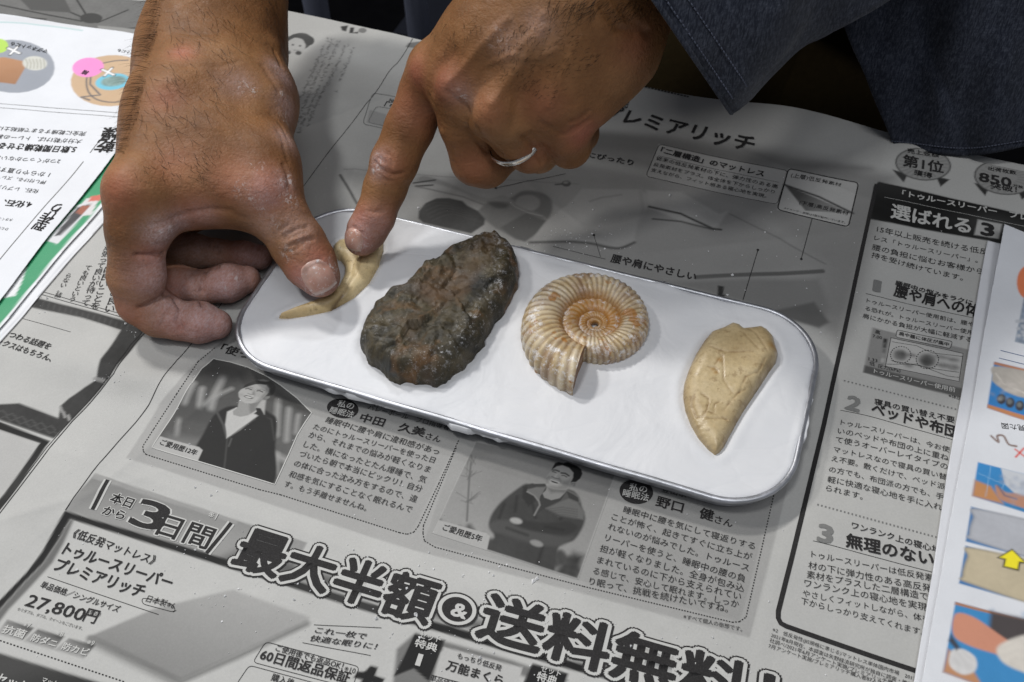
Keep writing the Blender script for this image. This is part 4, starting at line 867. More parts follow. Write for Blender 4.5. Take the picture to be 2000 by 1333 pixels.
# ------------------------------------------------------------------ tray with its slab of clay
def tray_loop(grow, n=18):
    hx, hy, r = TRAY['hx'] + grow, TRAY['hy'] + grow, TRAY['r'] + grow; pts = []
    for cx, cy, t0 in ((hx - r, hy - r, 0), (-hx + r, hy - r, 90), (-hx + r, -hy + r, 180), (hx - r, -hy + r, 270)):
        for k in range(n): 
            t = math.radians(t0 + 90 * k / (n - 1)); pts.append((cx + r * math.cos(t), cy + r * math.sin(t)))
    P = np.array(pts); out = []                       # refine the straight runs
    for i in range(len(P)):
        a, b = P[i], P[(i + 1) % len(P)]; m = max(1, int(np.linalg.norm(b - a) / 0.004))
        for k in range(m): out.append(a + (b - a) * k / m)
    P = np.array(out); c, s = math.cos(TRAY['a']), math.sin(TRAY['a'])
    return np.c_[P[:, 0] * c - P[:, 1] * s, P[:, 0] * s + P[:, 1] * c] + TRAY['c']
tray = empty('tray', (TRAY['c'][0], TRAY['c'][1], 0.0012))
tag(tray, 'shallow rounded aluminium tray lying on newspaper, filled level with white clay', 'tray')
prof = [(-0.0065, 0.0012), (-0.0045, 0.0014), (-0.0028, 0.003), (-0.0016, 0.0075), (-0.0012, 0.0092), (-0.0004, 0.0094), (0.0002, 0.0099), (0.0003, 0.0108), (-0.0002, 0.0114), (-0.0010, 0.0116), (-0.0017, 0.0112), (-0.0019, 0.0104), (-0.0030, 0.0065), (-0.0042, 0.0032), (-0.0080, 0.0022)]
V, F = [], []; L0 = None
for g, z in prof:
    lp = tray_loop(g); 
    if L0 is None: L0 = len(lp)
    lp = lp if len(lp) == L0 else lp
    V.append((lp, z))
# equal counts: resample each loop by arc length around the same start
def resample(lp, n):
    Q = np.vstack([lp, lp[:1]]); d = np.r_[0, np.cumsum(np.linalg.norm(np.diff(Q, axis=0), axis=1))]; t = np.linspace(0, d[-1], n + 1)[:-1]
    return np.c_[np.interp(t, d, Q[:, 0]), np.interp(t, d, Q[:, 1])]
NL = 260; VV = []; FF = []
for lp, z in V:
    q = resample(lp, NL); VV += [(x, y, z + 0.00015 * math.sin(x * 160) * math.cos(y * 240)) for x, y in q]
for i in range(len(prof) - 1):
    for k in range(NL):
        a = i * NL + k; b = i * NL + (k + 1) % NL; FF.append((a, b, b + NL, a + NL))
FF.append(tuple(range(NL))[::-1]); FF.append(tuple((len(prof) - 1) * NL + k for k in range(NL)))
mesh_obj('rolled_rim_pan', VV, FF, M_ALU, tray)

ZC = 0.0112                                                     # clay surface
def nz(x, y, s, o=0.0): return mnoise.noise(Vector((x * s + o, y * s - o, o * 3.1)))
class Item: pass
def outline(pts, zlo, zhi):        # silhouette seen in the picture -> outline on the clay, nearer side low, far side high
    ys = [p[1] for p in pts]; lo, hi = min(ys), max(ys); out = []
    for x, y in pts:
        k = (hi - y) / (hi - lo); out.append(un(x, y, ZC + zlo + (zhi - zlo) * k)[:2])
    return np.array(out)
ROCK_PX = [(707, 663), (708, 644), (718, 609), (734, 590), (753, 571), (758, 563), (785, 555), (796, 541), (815, 525), (826, 509), (853, 498), (866, 482), (891, 467), (918, 459), (939, 454), (964, 451), (985, 458), (1004, 477), (1014, 501), (1011, 533), (1001, 560), (985, 595), (963, 625), (950, 650), (931, 682), (912, 706), (896, 722), (874, 741), (853, 751), (831, 748), (799, 744), (777, 747), (758, 739), (745, 720), (720, 706), (710, 690)]
TOOTH_PX = [(1397, 888), (1383, 876), (1365, 854), (1351, 828), (1340, 797), (1336, 768), (1338, 742), (1347, 714), (1360, 685), (1377, 657), (1391, 640), (1414, 631), (1431, 621), (1448, 626), (1455, 633), (1471, 631), (1488, 628), (1502, 636), (1514, 651), (1518, 668), (1522, 683), (1519, 697), (1505, 717), (1488, 745), (1471, 771), (1454, 797), (1440, 822), (1423, 854), (1414, 873), (1405, 883)]
CLAW_PX = [(544, 620), (560, 621), (600, 615), (645, 605), (690, 578), (720, 548), (738, 515), (746, 480), (746, 455), (730, 440), (705, 440), (684, 452), (672, 462), (660, 465), (649, 477), (650, 494), (664, 502), (673, 516), (672, 534), (662, 558), (645, 575), (612, 590), (579, 602), (552, 614)]
O_ROCK = outline(ROCK_PX, 0.001, 0.0088)
def roughen(O, amp, n=5):
    P = np.array(smooth_path([(*p, 0) for p in O], n, True))[:, :2]; c = P.mean(0); out = []
    for p in P:
        d = (p - c) / np.linalg.norm(p - c); out.append(p + d * amp * (mnoise.noise(Vector((p[0] * 260, p[1] * 260, 2.2))) + 0.6 * mnoise.noise(Vector((p[0] * 700, p[1] * 700, 5.2)))))
    return np.array(out)
O_ROCK = roughen(O_ROCK, 0.0012); O_TOOTH = outline(TOOTH_PX, 0.0, 0.0045); O_CLAW = outline(CLAW_PX, 0.0, 0.003)

# clay: a fine height field, dented round each fossil
cell = 0.0009
cx0, cx1, cy0, cy1 = TRAY['c'][0] - 0.11, TRAY['c'][0] + 0.11, TRAY['c'][1] - 0.048, TRAY['c'][1] + 0.048
xs = np.arange(cx0, cx1, cell); ys = np.arange(cy0, cy1, cell); X, Y = np.meshgrid(xs, ys)
sd = tray_sd(X, Y)
N1 = np.array([[mnoise.noise(Vector((x * 38, y * 46, 1.7))) for x in xs[::3]] for y in ys[::3]])
N2 = np.array([[mnoise.noise(Vector((x * 120, y * 260, 5.7))) for x in xs[::3]] for y in ys[::3]])
def up(N):
    yi = np.clip(np.arange(len(ys)) / 3, 0, N.shape[0] - 1.001); xi = np.clip(np.arange(len(xs)) / 3, 0, N.shape[1] - 1.001)
    y0 = yi.astype(int); x0 = xi.astype(int); fy = (yi - y0)[:, None]; fx = (xi - x0)[None]
    return (N[y0][:, x0] * (1 - fy) * (1 - fx) + N[y0 + 1][:, x0] * fy * (1 - fx) + N[y0][:, x0 + 1] * (1 - fy) * fx + N[y0 + 1][:, x0 + 1] * fy * fx)
Zc = ZC + 0.00030 * up(N1) + 0.00010 * up(N2)
edge = np.clip((-0.0006 + 0.0012 * up(N2) - sd) / 0.0028, 0, 1); Zc = Zc - 0.0012 * (1 - edge) ** 2
for O, dep_, wid in ((O_ROCK, 0.0006, 0.003), (O_TOOTH, 0.0008, 0.0028), (O_CLAW, 0.0008, 0.0018)):
    d = Print.sdf(O, X, Y); Zc -= dep_ * np.exp(-(np.maximum(d, 0) / (wid * 0.45)) ** 2) * 1.0; Zc += 0.00035 * np.exp(-((d - wid) / (wid * 0.7)) ** 2)
    Zc -= np.where(d < -0.001, 0.0012, 0)
I = np.arange(X.size).reshape(X.shape); F = np.stack([I[:-1, :-1], I[:-1, 1:], I[1:, 1:], I[1:, :-1]], -1).reshape(-1, 4)
lim = (-0.0019 + 0.0003 * up(N2)).reshape(-1); ok = sd.reshape(-1) < lim
# the clay is smeared out over the rim in a few places
sm = np.zeros_like(sd)
for px, py, r in ((705, 760, 0.010), (640, 742, 0.008), (760, 785, 0.006), (900, 826, 0.007), (960, 842, 0.006), (505, 690, 0.008), (1560, 840, 0.012), (1575, 800, 0.010), (1040, 504, 0.030), (1180, 534, 0.03), (900, 462, 0.03), (760, 432, 0.02), (1300, 560, 0.012)):
    p = un(px, py, ZC); sm = np.maximum(sm, np.exp(-((X - p[0]) ** 2 + (Y - p[1]) ** 2) / r ** 2))
ok |= ((sd - 0.0022 * sm + 0.0012 * up(N2) * sm).reshape(-1) < lim) & (sm > 0.25).reshape(-1)
Zc = Zc + 0.0008 * sm * (sd > -0.004) * np.clip((sd + 0.004) / 0.002, 0, 1)
LIM = np.maximum(-0.0016 + 0.00015 * up(N2), -0.0016 + (0.0017 + 0.0020 * up(N2)) * np.clip((sm - 0.25) / 0.5, 0, 1))
LL = sd - LIM; GX, GY = np.gradient(LL, cell, axis=1), np.gradient(LL, cell, axis=0); gg = np.hypot(GX, GY) + 1e-9
oo = (LL > 0) & (LL < cell * 1.7); X = np.where(oo, X - LL * GX / gg, X); Y = np.where(oo, Y - LL * GY / gg, Y); ok = (np.where(oo, 0, LL) <= 0).reshape(-1)
F = F[ok[F].all(1) & ~oo.reshape(-1)[F].all(1)]; Vc = np.stack([X, Y, Zc], -1).reshape(-1, 3)
# skirt to give the slab its thickness
from collections import Counter
E = Counter(); 
for a, b in ((0, 1), (1, 2), (2, 3), (3, 0)):
    for p, q in F[:, [a, b]]: E[(min(p, q), max(p, q))] += 1
bd = [e for e, c in E.items() if c == 1]; bs = set(map(tuple, bd)); dirs = []
for a, b in ((0, 1), (1, 2), (2, 3), (3, 0)):
    for p, q in F[:, [a, b]]:
        if (min(p, q), max(p, q)) in bs: dirs.append((p, q))
low = {}; Vx = list(map(tuple, Vc))
for p, q in dirs:
    for v in (p, q):
        if v not in low: low[v] = len(Vx); Vx.append((Vc[v][0], Vc[v][1], Vc[v][2] - 0.0035))
F2 = np.array([(q, p, low[p], low[q]) for p, q in dirs])
Vx = np.array(Vx); Fall = np.vstack([F, F2]); used = np.unique(Fall); mp = -np.ones(len(Vx), int); mp[used] = np.arange(len(used))
mesh_obj('clay_slab', Vx[used], mp[Fall], M_CLAY, tray)

# ------------------------------------------------------------------ domes for rock, tooth, claw
def dome(name, O, cell, hfun, mat, maskfun, parent=None):
    """height field over an outline, closed by a wall down into the clay"""
    lo = O.min(0) - cell * 2; hi = O.max(0) + cell * 2
    # concentric rings between outline and centre line give a clean silhouette
    xs = np.arange(lo[0], hi[0], cell); ys = np.arange(lo[1], hi[1], cell); X, Y = np.meshgrid(xs, ys); d = Print.sdf(O, X, Y)
    # pull the first ring of outside points onto the outline
    GX, GY = np.gradient(d, cell, axis=1), np.gradient(d, cell, axis=0); g = np.hypot(GX, GY) + 1e-9
    out = (d > 0) & (d < cell * 1.6)
    X = np.where(out, X - d * GX / g, X); Y = np.where(out, Y - d * GY / g, Y); d2 = np.where(out, 0, d)
    keep = d2 <= 0
    Z = hfun(X, Y, np.maximum(-d2, 0)); I = np.arange(X.size).reshape(X.shape)
    F = np.stack([I[:-1, :-1], I[:-1, 1:], I[1:, 1:], I[1:, :-1]], -1).reshape(-1, 4); F = F[keep.reshape(-1)[F].all(1) & ~out.reshape(-1)[F].all(1)]
    V = np.stack([X, Y, Z], -1).reshape(-1, 3)
    E = {}
    for a, b in ((0, 1), (1, 2), (2, 3), (3, 0)):
        for p, q in F[:, [a, b]]:
            E[(p, q)] = 1
    dirs = [(p, q) for p, q in E if (q, p) not in E]; low = {}; Vx = list(map(tuple, V))
    for p, q in dirs:
        for v in (p, q):
            if v not in low: low[v] = len(Vx); Vx.append((V[v][0], V[v][1], ZC - 0.003))
    Fa = np.vstack([F, np.array([(q, p, low[p], low[q]) for p, q in dirs])]); Vx = np.array(Vx)
    used = np.unique(Fa); mp = -np.ones(len(Vx), int); mp[used] = np.arange(len(used)); Vx = Vx[used]; Fa = mp[Fa]
    return mesh_obj(name, Vx, Fa, mat, parent, True, maskfun(Vx), 'mask')
def fbm(x, y, s, o, sd_=0):
    return mnoise.fractal(Vector((x * s, y * s, sd_)), 0.9, 2.1, o)
vf = lambda s, o, sd_: np.vectorize(lambda x, y: fbm(x, y, s, o, sd_))
ridge = np.vectorize(lambda x, y: mnoise.ridged_multi_fractal(Vector((x * 75, y * 75, 3.3)), 0.9, 2.2, 4, 1.0, 2.0))
cellv = np.vectorize(lambda x, y: mnoise.voronoi(Vector((x * 85, y * 85, 0.7)))[0][0])
rc = O_ROCK.mean(0); ra_ = un(985, 475, ZC)[:2] - un(775, 700, ZC)[:2]; ra_ /= np.linalg.norm(ra_); rb_ = np.array([-ra_[1], ra_[0]])
def facet(x, y):
    o = 0.0
    for s_, am_, tl in ((80.0, 0.0008, 0.20), (230.0, 0.00026, 0.22)):
        p = mnoise.voronoi(Vector((x * s_, y * s_, 0.37)))[1][0]; r = mnoise.cell_vector(Vector((p[0] * 91.7, p[1] * 57.3, 4.0)))
        o += r[2] * am_ * 2 - am_ + ((x - p[0] / s_) * (r[0] - 0.5) + (y - p[1] / s_) * (r[1] - 0.5)) * tl * 2
    return o
def h_rock(X, Y, d):
    e = 0.0046; t = np.clip(d / e, 0, 1); side = np.sqrt(1 - (1 - t) ** 1.9)
    a = (X - rc[0]) * ra_[0] + (Y - rc[1]) * ra_[1]; b = (X - rc[0]) * rb_[0] + (Y - rc[1]) * rb_[1]
    top = 0.0082 + 0.0014 * np.cos(b / 0.017) - 0.0014 * np.exp(-((a - 0.002) ** 2 + (b + 0.001) ** 2) / 0.012 ** 2) + 0.0008 * np.exp(-((b + 0.010) / 0.003) ** 2)
    fac = np.vectorize(facet)(X + 0.004 * vf(60, 3, 7.0)(X, Y), Y + 0.004 * vf(60, 3, 8.0)(X, Y))
    n = fac + vf(55, 5, 1.0)(X, Y) * 0.0013 + (ridge(X, Y) - 1.0) * 0.0008 + (cellv(X, Y) - 0.35) * 0.0010 + vf(300, 5, 2.0)(X, Y) * 0.00050
    return ZC + 0.0010 + side * top + n * (0.15 + 0.85 * t)
def m_rock(V):
    d = -Print.sdf(O_ROCK, V[:, 0], V[:, 1]); a = (V[:, 0] - rc[0]) * ra_[0] + (V[:, 1] - rc[1]) * ra_[1]; b = (V[:, 0] - rc[0]) * rb_[0] + (V[:, 1] - rc[1]) * rb_[1]
    M = np.zeros((len(V), 3)); n = vf(70, 3, 9.0)(V[:, 0], V[:, 1])
    M[:, 0] = np.clip(np.exp(-((d - 0.0045) / 0.0035) ** 2) * np.clip(0.45 - b / 0.02 + n, 0, 1) + 0.5 * np.exp(-((a + 0.026) ** 2 + (b - 0.012) ** 2) / 0.008 ** 2) + 0.25 * np.clip(n, 0, 1), 0, 1)
    M[:, 1] = np.clip(1.2 * np.exp(-((a - 0.006) ** 2 / 0.019 ** 2 + (b - 0.001) ** 2 / 0.009 ** 2)) + n * 0.9 - 0.25, 0, 0.9)
    return M
rk = dome('stone', O_ROCK, 0.00055, h_rock, M_ROCK, m_rock)
tag(rk, 'large dark brown rough stone with flat worn top, dusted with white, lying in the clay', 'stone')

# tooth
tp, tr = un(1397, 885, ZC)[:2], un(1455, 632, ZC)[:2]; ta = (tr - tp) / np.linalg.norm(tr - tp); tb = np.array([-ta[1], ta[0]]); TL = np.linalg.norm(tr - tp)
def seg_d(X, Y, pts):
    return Print.sdf(np.array([un(*p, ZC + 0.004)[:2] for p in pts]), X, Y, False)
TCR = [[(1357, 770), (1352, 790), (1361, 812), (1372, 814), (1381, 800), (1384, 780), (1370, 771)], [(1383, 805), (1393, 807), (1396, 790), (1405, 786)], [(1410, 815), (1420, 820)], [(1443, 770), (1455, 740), (1480, 729), (1493, 704)],
       [(1450, 640), (1475, 655), (1490, 680), (1497, 692)], [(1385, 680), (1400, 688), (1420, 694), (1470, 693)], [(1410, 700), (1412, 745), (1430, 770)], [(1415, 800), (1440, 770), (1456, 762)], [(1382, 720), (1395, 722), (1402, 732)], [(1396, 715), (1408, 700)], [(1450, 655), (1480, 688)], [(1349, 772), (1356, 800), (1362, 815)], [(1380, 818), (1420, 818)]]
def h_tooth(X, Y, d):
    e = 0.0052; t = np.clip(d / e, 0, 1); side = np.sqrt(np.clip(1 - (1 - t) ** 2, 0, 1)); a = ((X - tp[0]) * ta[0] + (Y - tp[1]) * ta[1]) / TL
    top = 0.0040 + 0.0030 * np.clip(a, 0, 1) - 0.0012 * np.clip(a - 0.75, 0, 1) * 4
    z = ZC - 0.0004 + side * top
    far = ((X - tp[0]) * tb[0] + (Y - tp[1]) * tb[1]) / 0.014
    z = z + vf(110, 4, 4.0)(X, Y) * 0.00028 * (0.2 + 0.8 * t) + vf(35, 2, 5.0)(X, Y) * 0.0006 * t
    for c in TCR: z = z - 0.00032 * np.exp(-(seg_d(X, Y, c) / 0.00030) ** 2)
    rim = seg_d(X, Y, [(1352, 800), (1368, 840), (1388, 870), (1399, 880)]); z = z + 0.0004 * np.exp(-(rim / 0.0006) ** 2)
    z = z + 0.00025 * np.sin(a * 260) * np.exp(-((d - 0.0006) / 0.0006) ** 2) * (a < 0.7)
    return z
def m_tooth(V):
    M = np.zeros((len(V), 3)); X, Y = V[:, 0], V[:, 1]; k = np.zeros(len(V))
    for i, c in enumerate(TCR): k = np.maximum(k, (0.75 if i not in (0, 3) else 0.95) * np.exp(-(seg_d(X, Y, c) / 0.00030) ** 2) * np.clip(0.75 + 1.0 * vf(300, 2, i)(X, Y), 0, 1))
    d = -Print.sdf(O_TOOTH, X, Y); n = vf(200, 3, 8.0)(X, Y)
    k = np.maximum(k, np.clip(0.35 * np.exp(-(d / 0.0015) ** 2) + 0.35 * (n > 0.25) * np.exp(-(d / 0.003) ** 2), 0, 1)); M[:, 0] = k
    for px, py, r in ((1405, 705, 0.0010), (1398, 728, 0.0008), (1392, 722, 0.0007), (1510, 675, 0.0018)):
        p = un(px, py, ZC + 0.005); M[:, 1] = np.maximum(M[:, 1], 0.8 * np.exp(-((X - p[0]) ** 2 + (Y - p[1]) ** 2) / r ** 2))
    return M
tt = dome('fossil_tooth', O_TOOTH, 0.00045, h_tooth, M_TOOTH, m_tooth)
tag(tt, 'cracked beige curved fossil tooth at the right end of the tray of clay', 'fossil')

# claw
CG = [(1, 1)]
def h_claw(X, Y, d):
    e = 0.0040; t = np.clip(d / e, 0, 1); side = np.sqrt(np.clip(1 - (1 - t) ** 2, 0, 1))
    z = ZC - 0.0003 + side * (0.0038)
    g = seg_d(X, Y, [(600, 610), (640, 596), (668, 572), (690, 540), (702, 512), (706, 495)]); z = z - 0.0005 * np.exp(-(g / 0.00045) ** 2)
    g2 = seg_d(X, Y, [(690, 530), (700, 500), (696, 490)]); z = z - 0.00035 * np.exp(-(g2 / 0.0006) ** 2)
    p = un(660, 482, ZC + 0.003); z = z + 0.0012 * np.exp(-((X - p[0]) ** 2 + (Y - p[1]) ** 2) / 0.0026 ** 2)
    return z + vf(160, 3, 6.0)(X, Y) * 0.00014
def m_claw(V):
    M = np.zeros((len(V), 3)); X, Y = V[:, 0], V[:, 1]
    M[:, 0] = 0.9 * np.exp(-(seg_d(X, Y, [(600, 610), (640, 596), (668, 572)]) / 0.00045) ** 2) + 0.25 * np.exp(-(seg_d(X, Y, [(668, 572), (690, 540), (704, 505)]) / 0.0004) ** 2)
    p = un(652, 480, ZC + 0.003); M[:, 0] = np.clip(M[:, 0] + 0.5 * np.exp(-((X - p[0]) ** 2 + (Y - p[1]) ** 2) / 0.0022 ** 2), 0, 1)
    p = un(552, 618, ZC); M[:, 1] = 0.35 * np.exp(-((X - p[0]) ** 2 + (Y - p[1]) ** 2) / 0.012 ** 2)
    return M
cl = dome('fossil_claw', O_CLAW, 0.00045, h_claw, M_CLAW, m_claw)
tag(cl, 'slender curved tan claw pressed into the clay by thumb and forefinger', 'fossil')

# ------------------------------------------------------------------ ammonite
ac = un(1163, 634, ZC + 0.003)
pa = un(1118, 772, ZC + 0.001); tha = math.atan2(pa[1] - ac[1], pa[0] - ac[0]); RA = math.hypot(pa[0] - ac[0], pa[1] - ac[1]) * 0.975
def amm():
    kk = math.log(1.95) / (2 * math.pi); turns = 4.0; NT_ = 1300; NS = 40; V = np.zeros((NT_, NS, 3)); M = np.zeros((NT_, NS, 3))
    for i in range(NT_):
        u = i / (NT_ - 1); ang = -turns * 2 * math.pi * (1 - u); R = RA * math.exp(kk * ang); th = tha + ang
        rib = 48.0; s = np.linspace(0, 2 * math.pi, NS, endpoint=False)
        rin = 0.43 * R; rcn = (R + rin) / 2; hw = (R - rin) / 2 * 1.04; hh = 0.285 * R + 0.0006
        cs, sn = np.cos(s), np.sin(s)
        # superellipse section, flanks flattened, venter rounded
        px = np.sign(cs) * np.abs(cs) ** 0.92 * hw; pz = np.sign(sn) * np.abs(sn) ** 0.85 * hh
        rad01 = (px / hw + 1) / 2
        phase = (rib * ang if ang > -2 * math.pi else -rib * 2 * math.pi + 26.0 * (ang + 2 * math.pi)) + 5.5 * rad01 ** 1.6 * -0.9
        phase = phase + 0.5 * mnoise.noise(Vector((th * 2, 0, u * 9)))
        rr = 0.5 + 0.5 * np.cos(phase); rr = rr ** 0.8; wear = 0.75 + 0.5 * mnoise.noise(Vector((th * 3.1, u * 40, 7.7)))
        amp = 0.095 * wear * hw * (0.35 + 0.65 * np.clip(rad01 * 1.3, 0, 1)) 
        px2 = px + amp * (rr - 0.5) * cs; pz2 = pz + amp * (rr - 0.5) * sn
        r = rcn + px2
        V[i, :, 0] = r * math.cos(th); V[i, :, 1] = r * math.sin(th); V[i, :, 2] = pz2
        rn = R / RA
        M[i, :, 0] = np.clip((0.52 - rn) / 0.08, 0, 1) * 0.95 * (1 - 0.45 * rr) + np.exp(-((rad01) / 0.16) ** 2) * 0.85 + 0.06
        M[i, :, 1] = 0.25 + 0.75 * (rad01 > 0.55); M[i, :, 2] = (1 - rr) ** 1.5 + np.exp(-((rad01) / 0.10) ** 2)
        # the first inner turns darken, the last turn near the right is rusty low down
        M[i, :, 0] += 0.30 * np.exp(-((ang + 1.3 * math.pi + 0.6) / 0.6) ** 2) * (rad01 > 0.7)
    V[..., 2] += 0
    F = []
    for i in range(NT_ - 1):
        for k in range(NS): F.append((i * NS + k, i * NS + (k + 1) % NS, (i + 1) * NS + (k + 1) % NS, (i + 1) * NS + k))
    return V.reshape(-1, 3), F, np.clip(M.reshape(-1, 3), 0, 1), NT_, NS
V, F, M, NT_, NS = amm()
am = empty('ammonite', (ac[0], ac[1], ZC))
tag(am, 'ribbed cream and orange spiral ammonite half sunk in the clay', 'fossil')
Vw = V + np.array([ac[0], ac[1], ZC + 0.0022]); sh = mesh_obj('shell', Vw, F, M_AMMO, am, True, M, 'mask')
# the broken end of the outer whorl
ring_ = Vw[-NS:]; cen = ring_.mean(0); tdir = np.array([-math.sin(tha), math.cos(tha), 0]); VV = [cen - tdir * 0.0009]; FF = []
for q in (1.0, 0.86, 0.6, 0.3):
    for p in ring_:
        o = cen + (p - cen) * q; VV.append(o + tdir * (0.00002 if q == 1.0 else (-0.0002 - 0.0007 * (1 - q)) + 0.0004 * mnoise.noise(Vector(tuple(o * 300)))))
for r_ in range(3):
    for k in range(NS): a = 1 + r_ * NS + k; b = 1 + r_ * NS + (k + 1) % NS; FF.append((a, b, b + NS, a + NS))
for k in range(NS): FF.append((1 + 3 * NS + k, 1 + 3 * NS + (k + 1) % NS, 0))
mesh_obj('broken_end', VV, FF, M_APER, am)

# ------------------------------------------------------------------ hands: signed distance field -> one continuous skin
class Field:
    def __init__(s, lo, hi, h):
        s.lo = np.array(lo, float); s.h = h; s.n = np.ceil((np.array(hi) - s.lo) / h).astype(int) + 1
        s.ax = [s.lo[i] + h * np.arange(s.n[i]) for i in range(3)]
        s.F = np.full(s.n, 0.02, np.float32)
    def cone(s, F, a, b, ra, rb, k, pad=0.004):
        a, b = np.array(a), np.array(b); R = max(ra, rb) + pad + k
        lo = np.minimum(a, b) - R; hi = np.maximum(a, b) + R; sl = []
        for i in range(3):
            i0 = max(0, int((lo[i] - s.lo[i]) / s.h)); i1 = min(s.n[i], int((hi[i] - s.lo[i]) / s.h) + 2)
            if i1 <= i0: return
            sl.append(slice(i0, i1))
        sl = tuple(sl); X = s.ax[0][sl[0]][:, None, None]; Y = s.ax[1][sl[1]][None, :, None]; Z = s.ax[2][sl[2]][None, None, :]
        e = b - a; L = e @ e + 1e-12
        t = np.clip(((X - a[0]) * e[0] + (Y - a[1]) * e[1] + (Z - a[2]) * e[2]) / L, 0, 1)
        d = np.sqrt((X - a[0] - t * e[0]) ** 2 + (Y - a[1] - t * e[1]) ** 2 + (Z - a[2] - t * e[2]) ** 2) - (ra + (rb - ra) * t)
        s.smin(F, sl, d.astype(np.float32), k)
    @staticmethod
    def smin(F, sl, d, k):
        f = F[sl]; h = np.maximum(k - np.abs(f - d), 0) / k; F[sl] = np.minimum(f, d) - h * h * k * 0.25
    def new(s): return np.full(s.n, 0.02, np.float32)
    def merge(s, G, k): s.smin(s.F, (slice(None),) * 3, G, k)
    def mesh(s):
        F = s.F; nx, ny, nz_ = F.shape; ins = F < 0
        c = sum(ins[i:nx - 1 + i, j:ny - 1 + j, k:nz_ - 1 + k].astype(np.int8) for i in (0, 1) for j in (0, 1) for k in (0, 1))
        act = (c > 0) & (c < 8); idx = -np.ones(act.shape, np.int64); A = np.argwhere(act); idx[act] = np.arange(len(A))
        S = np.zeros((len(A), 3)); W = np.zeros(len(A))
        for dx, dy, dz, ax in [(0, 0, 0, 0), (0, 1, 0, 0), (0, 0, 1, 0), (0, 1, 1, 0), (0, 0, 0, 1), (1, 0, 0, 1), (0, 0, 1, 1), (1, 0, 1, 1), (0, 0, 0, 2), (1, 0, 0, 2), (0, 1, 0, 2), (1, 1, 0, 2)]:
            p = A + [dx, dy, dz]; q = p.copy(); q[:, ax] += 1
            fa = F[p[:, 0], p[:, 1], p[:, 2]]; fb = F[q[:, 0], q[:, 1], q[:, 2]]; m = (fa < 0) != (fb < 0)
            t = np.where(m, fa / (fa - fb + 1e-12), 0); pos = np.array([dx, dy, dz], float)[None].repeat(len(A), 0); pos[:, ax] += t
            S += pos * m[:, None]; W += m
        V = s.lo + (A + S / np.maximum(W, 1)[:, None]) * s.h; Q = []
        for ax in range(3):
            o = [i for i in range(3) if i != ax]; sl0 = [slice(None)] * 3; sl1 = [slice(None)] * 3
            sl0[ax] = slice(0, -1); sl1[ax] = slice(1, None); a = ins[tuple(sl0)]; b = ins[tuple(sl1)]; E = np.argwhere(a != b)
            ok = (E[:, o[0]] > 0) & (E[:, o[1]] > 0) & (E[:, o[0]] < F.shape[o[0]] - 1) & (E[:, o[1]] < F.shape[o[1]] - 1); E = E[ok]
            sgn = a[E[:, 0], E[:, 1], E[:, 2]]; q = []
            for u, v in ((0, 0), (1, 0), (1, 1), (0, 1)):
                p = E.copy(); p[:, o[0]] -= 1 - u; p[:, o[1]] -= 1 - v; q.append(idx[p[:, 0], p[:, 1], p[:, 2]])
            q = np.stack(q, 1); flip = sgn if ax != 1 else ~sgn; q[~flip] = q[~flip][:, ::-1]; Q.append(q)
        return V, np.vstack(Q)

def J(px, py, zmm): return un(px, py, zmm / 1000.0)
def vnormals(V, F):
    a, b, c, d = (V[F[:, i]] for i in range(4)); n = np.cross(c - a, d - b); N = np.zeros_like(V)
    for i in range(4): np.add.at(N, F[:, i], n)
    return N / (np.linalg.norm(N, axis=1)[:, None] + 1e-12)
def relax(V, F, it, lam=0.5):
    E = np.vstack([F[:, [0, 1]], F[:, [1, 2]], F[:, [2, 3]], F[:, [3, 0]]]); n = len(V)
    deg = np.bincount(E[:, 0], minlength=n) + np.bincount(E[:, 1], minlength=n)
    for k in range(it):
        S = np.zeros_like(V)
        for i in range(3): S[:, i] = np.bincount(E[:, 0], V[E[:, 1], i], n) + np.bincount(E[:, 1], V[E[:, 0], i], n)
        V = V + (S / deg[:, None] - V) * (lam if k % 2 == 0 else -lam * 1.03)
    return V
class Hit:
    """nearest skin vertex seen from the front at a place of the picture: used to anchor creases, dust, nails, hair"""
    def __init__(s, V, N): s.V, s.N = V, N; s.p, s.d = proj(V)
    def __call__(s, px, py, r=5.0):
        q = (s.p[:, 0] - px) ** 2 + (s.p[:, 1] - py) ** 2; m = q < r * r
        if not m.any(): return int(q.argmin())
        i = np.where(m)[0]; return int(i[(s.d[i] + np.sqrt(q[i]) * 2e-5).argmin()])
def poly_dist(V, P):
    d = np.full(len(V), 1e9)
    for a, b in zip(P[:-1], P[1:]):
        e = b - a; t = np.clip((V - a) @ e / (e @ e + 1e-12), 0, 1); d = np.minimum(d, ((V - a - t[:, None] * e) ** 2).sum(1))
    return np.sqrt(d)

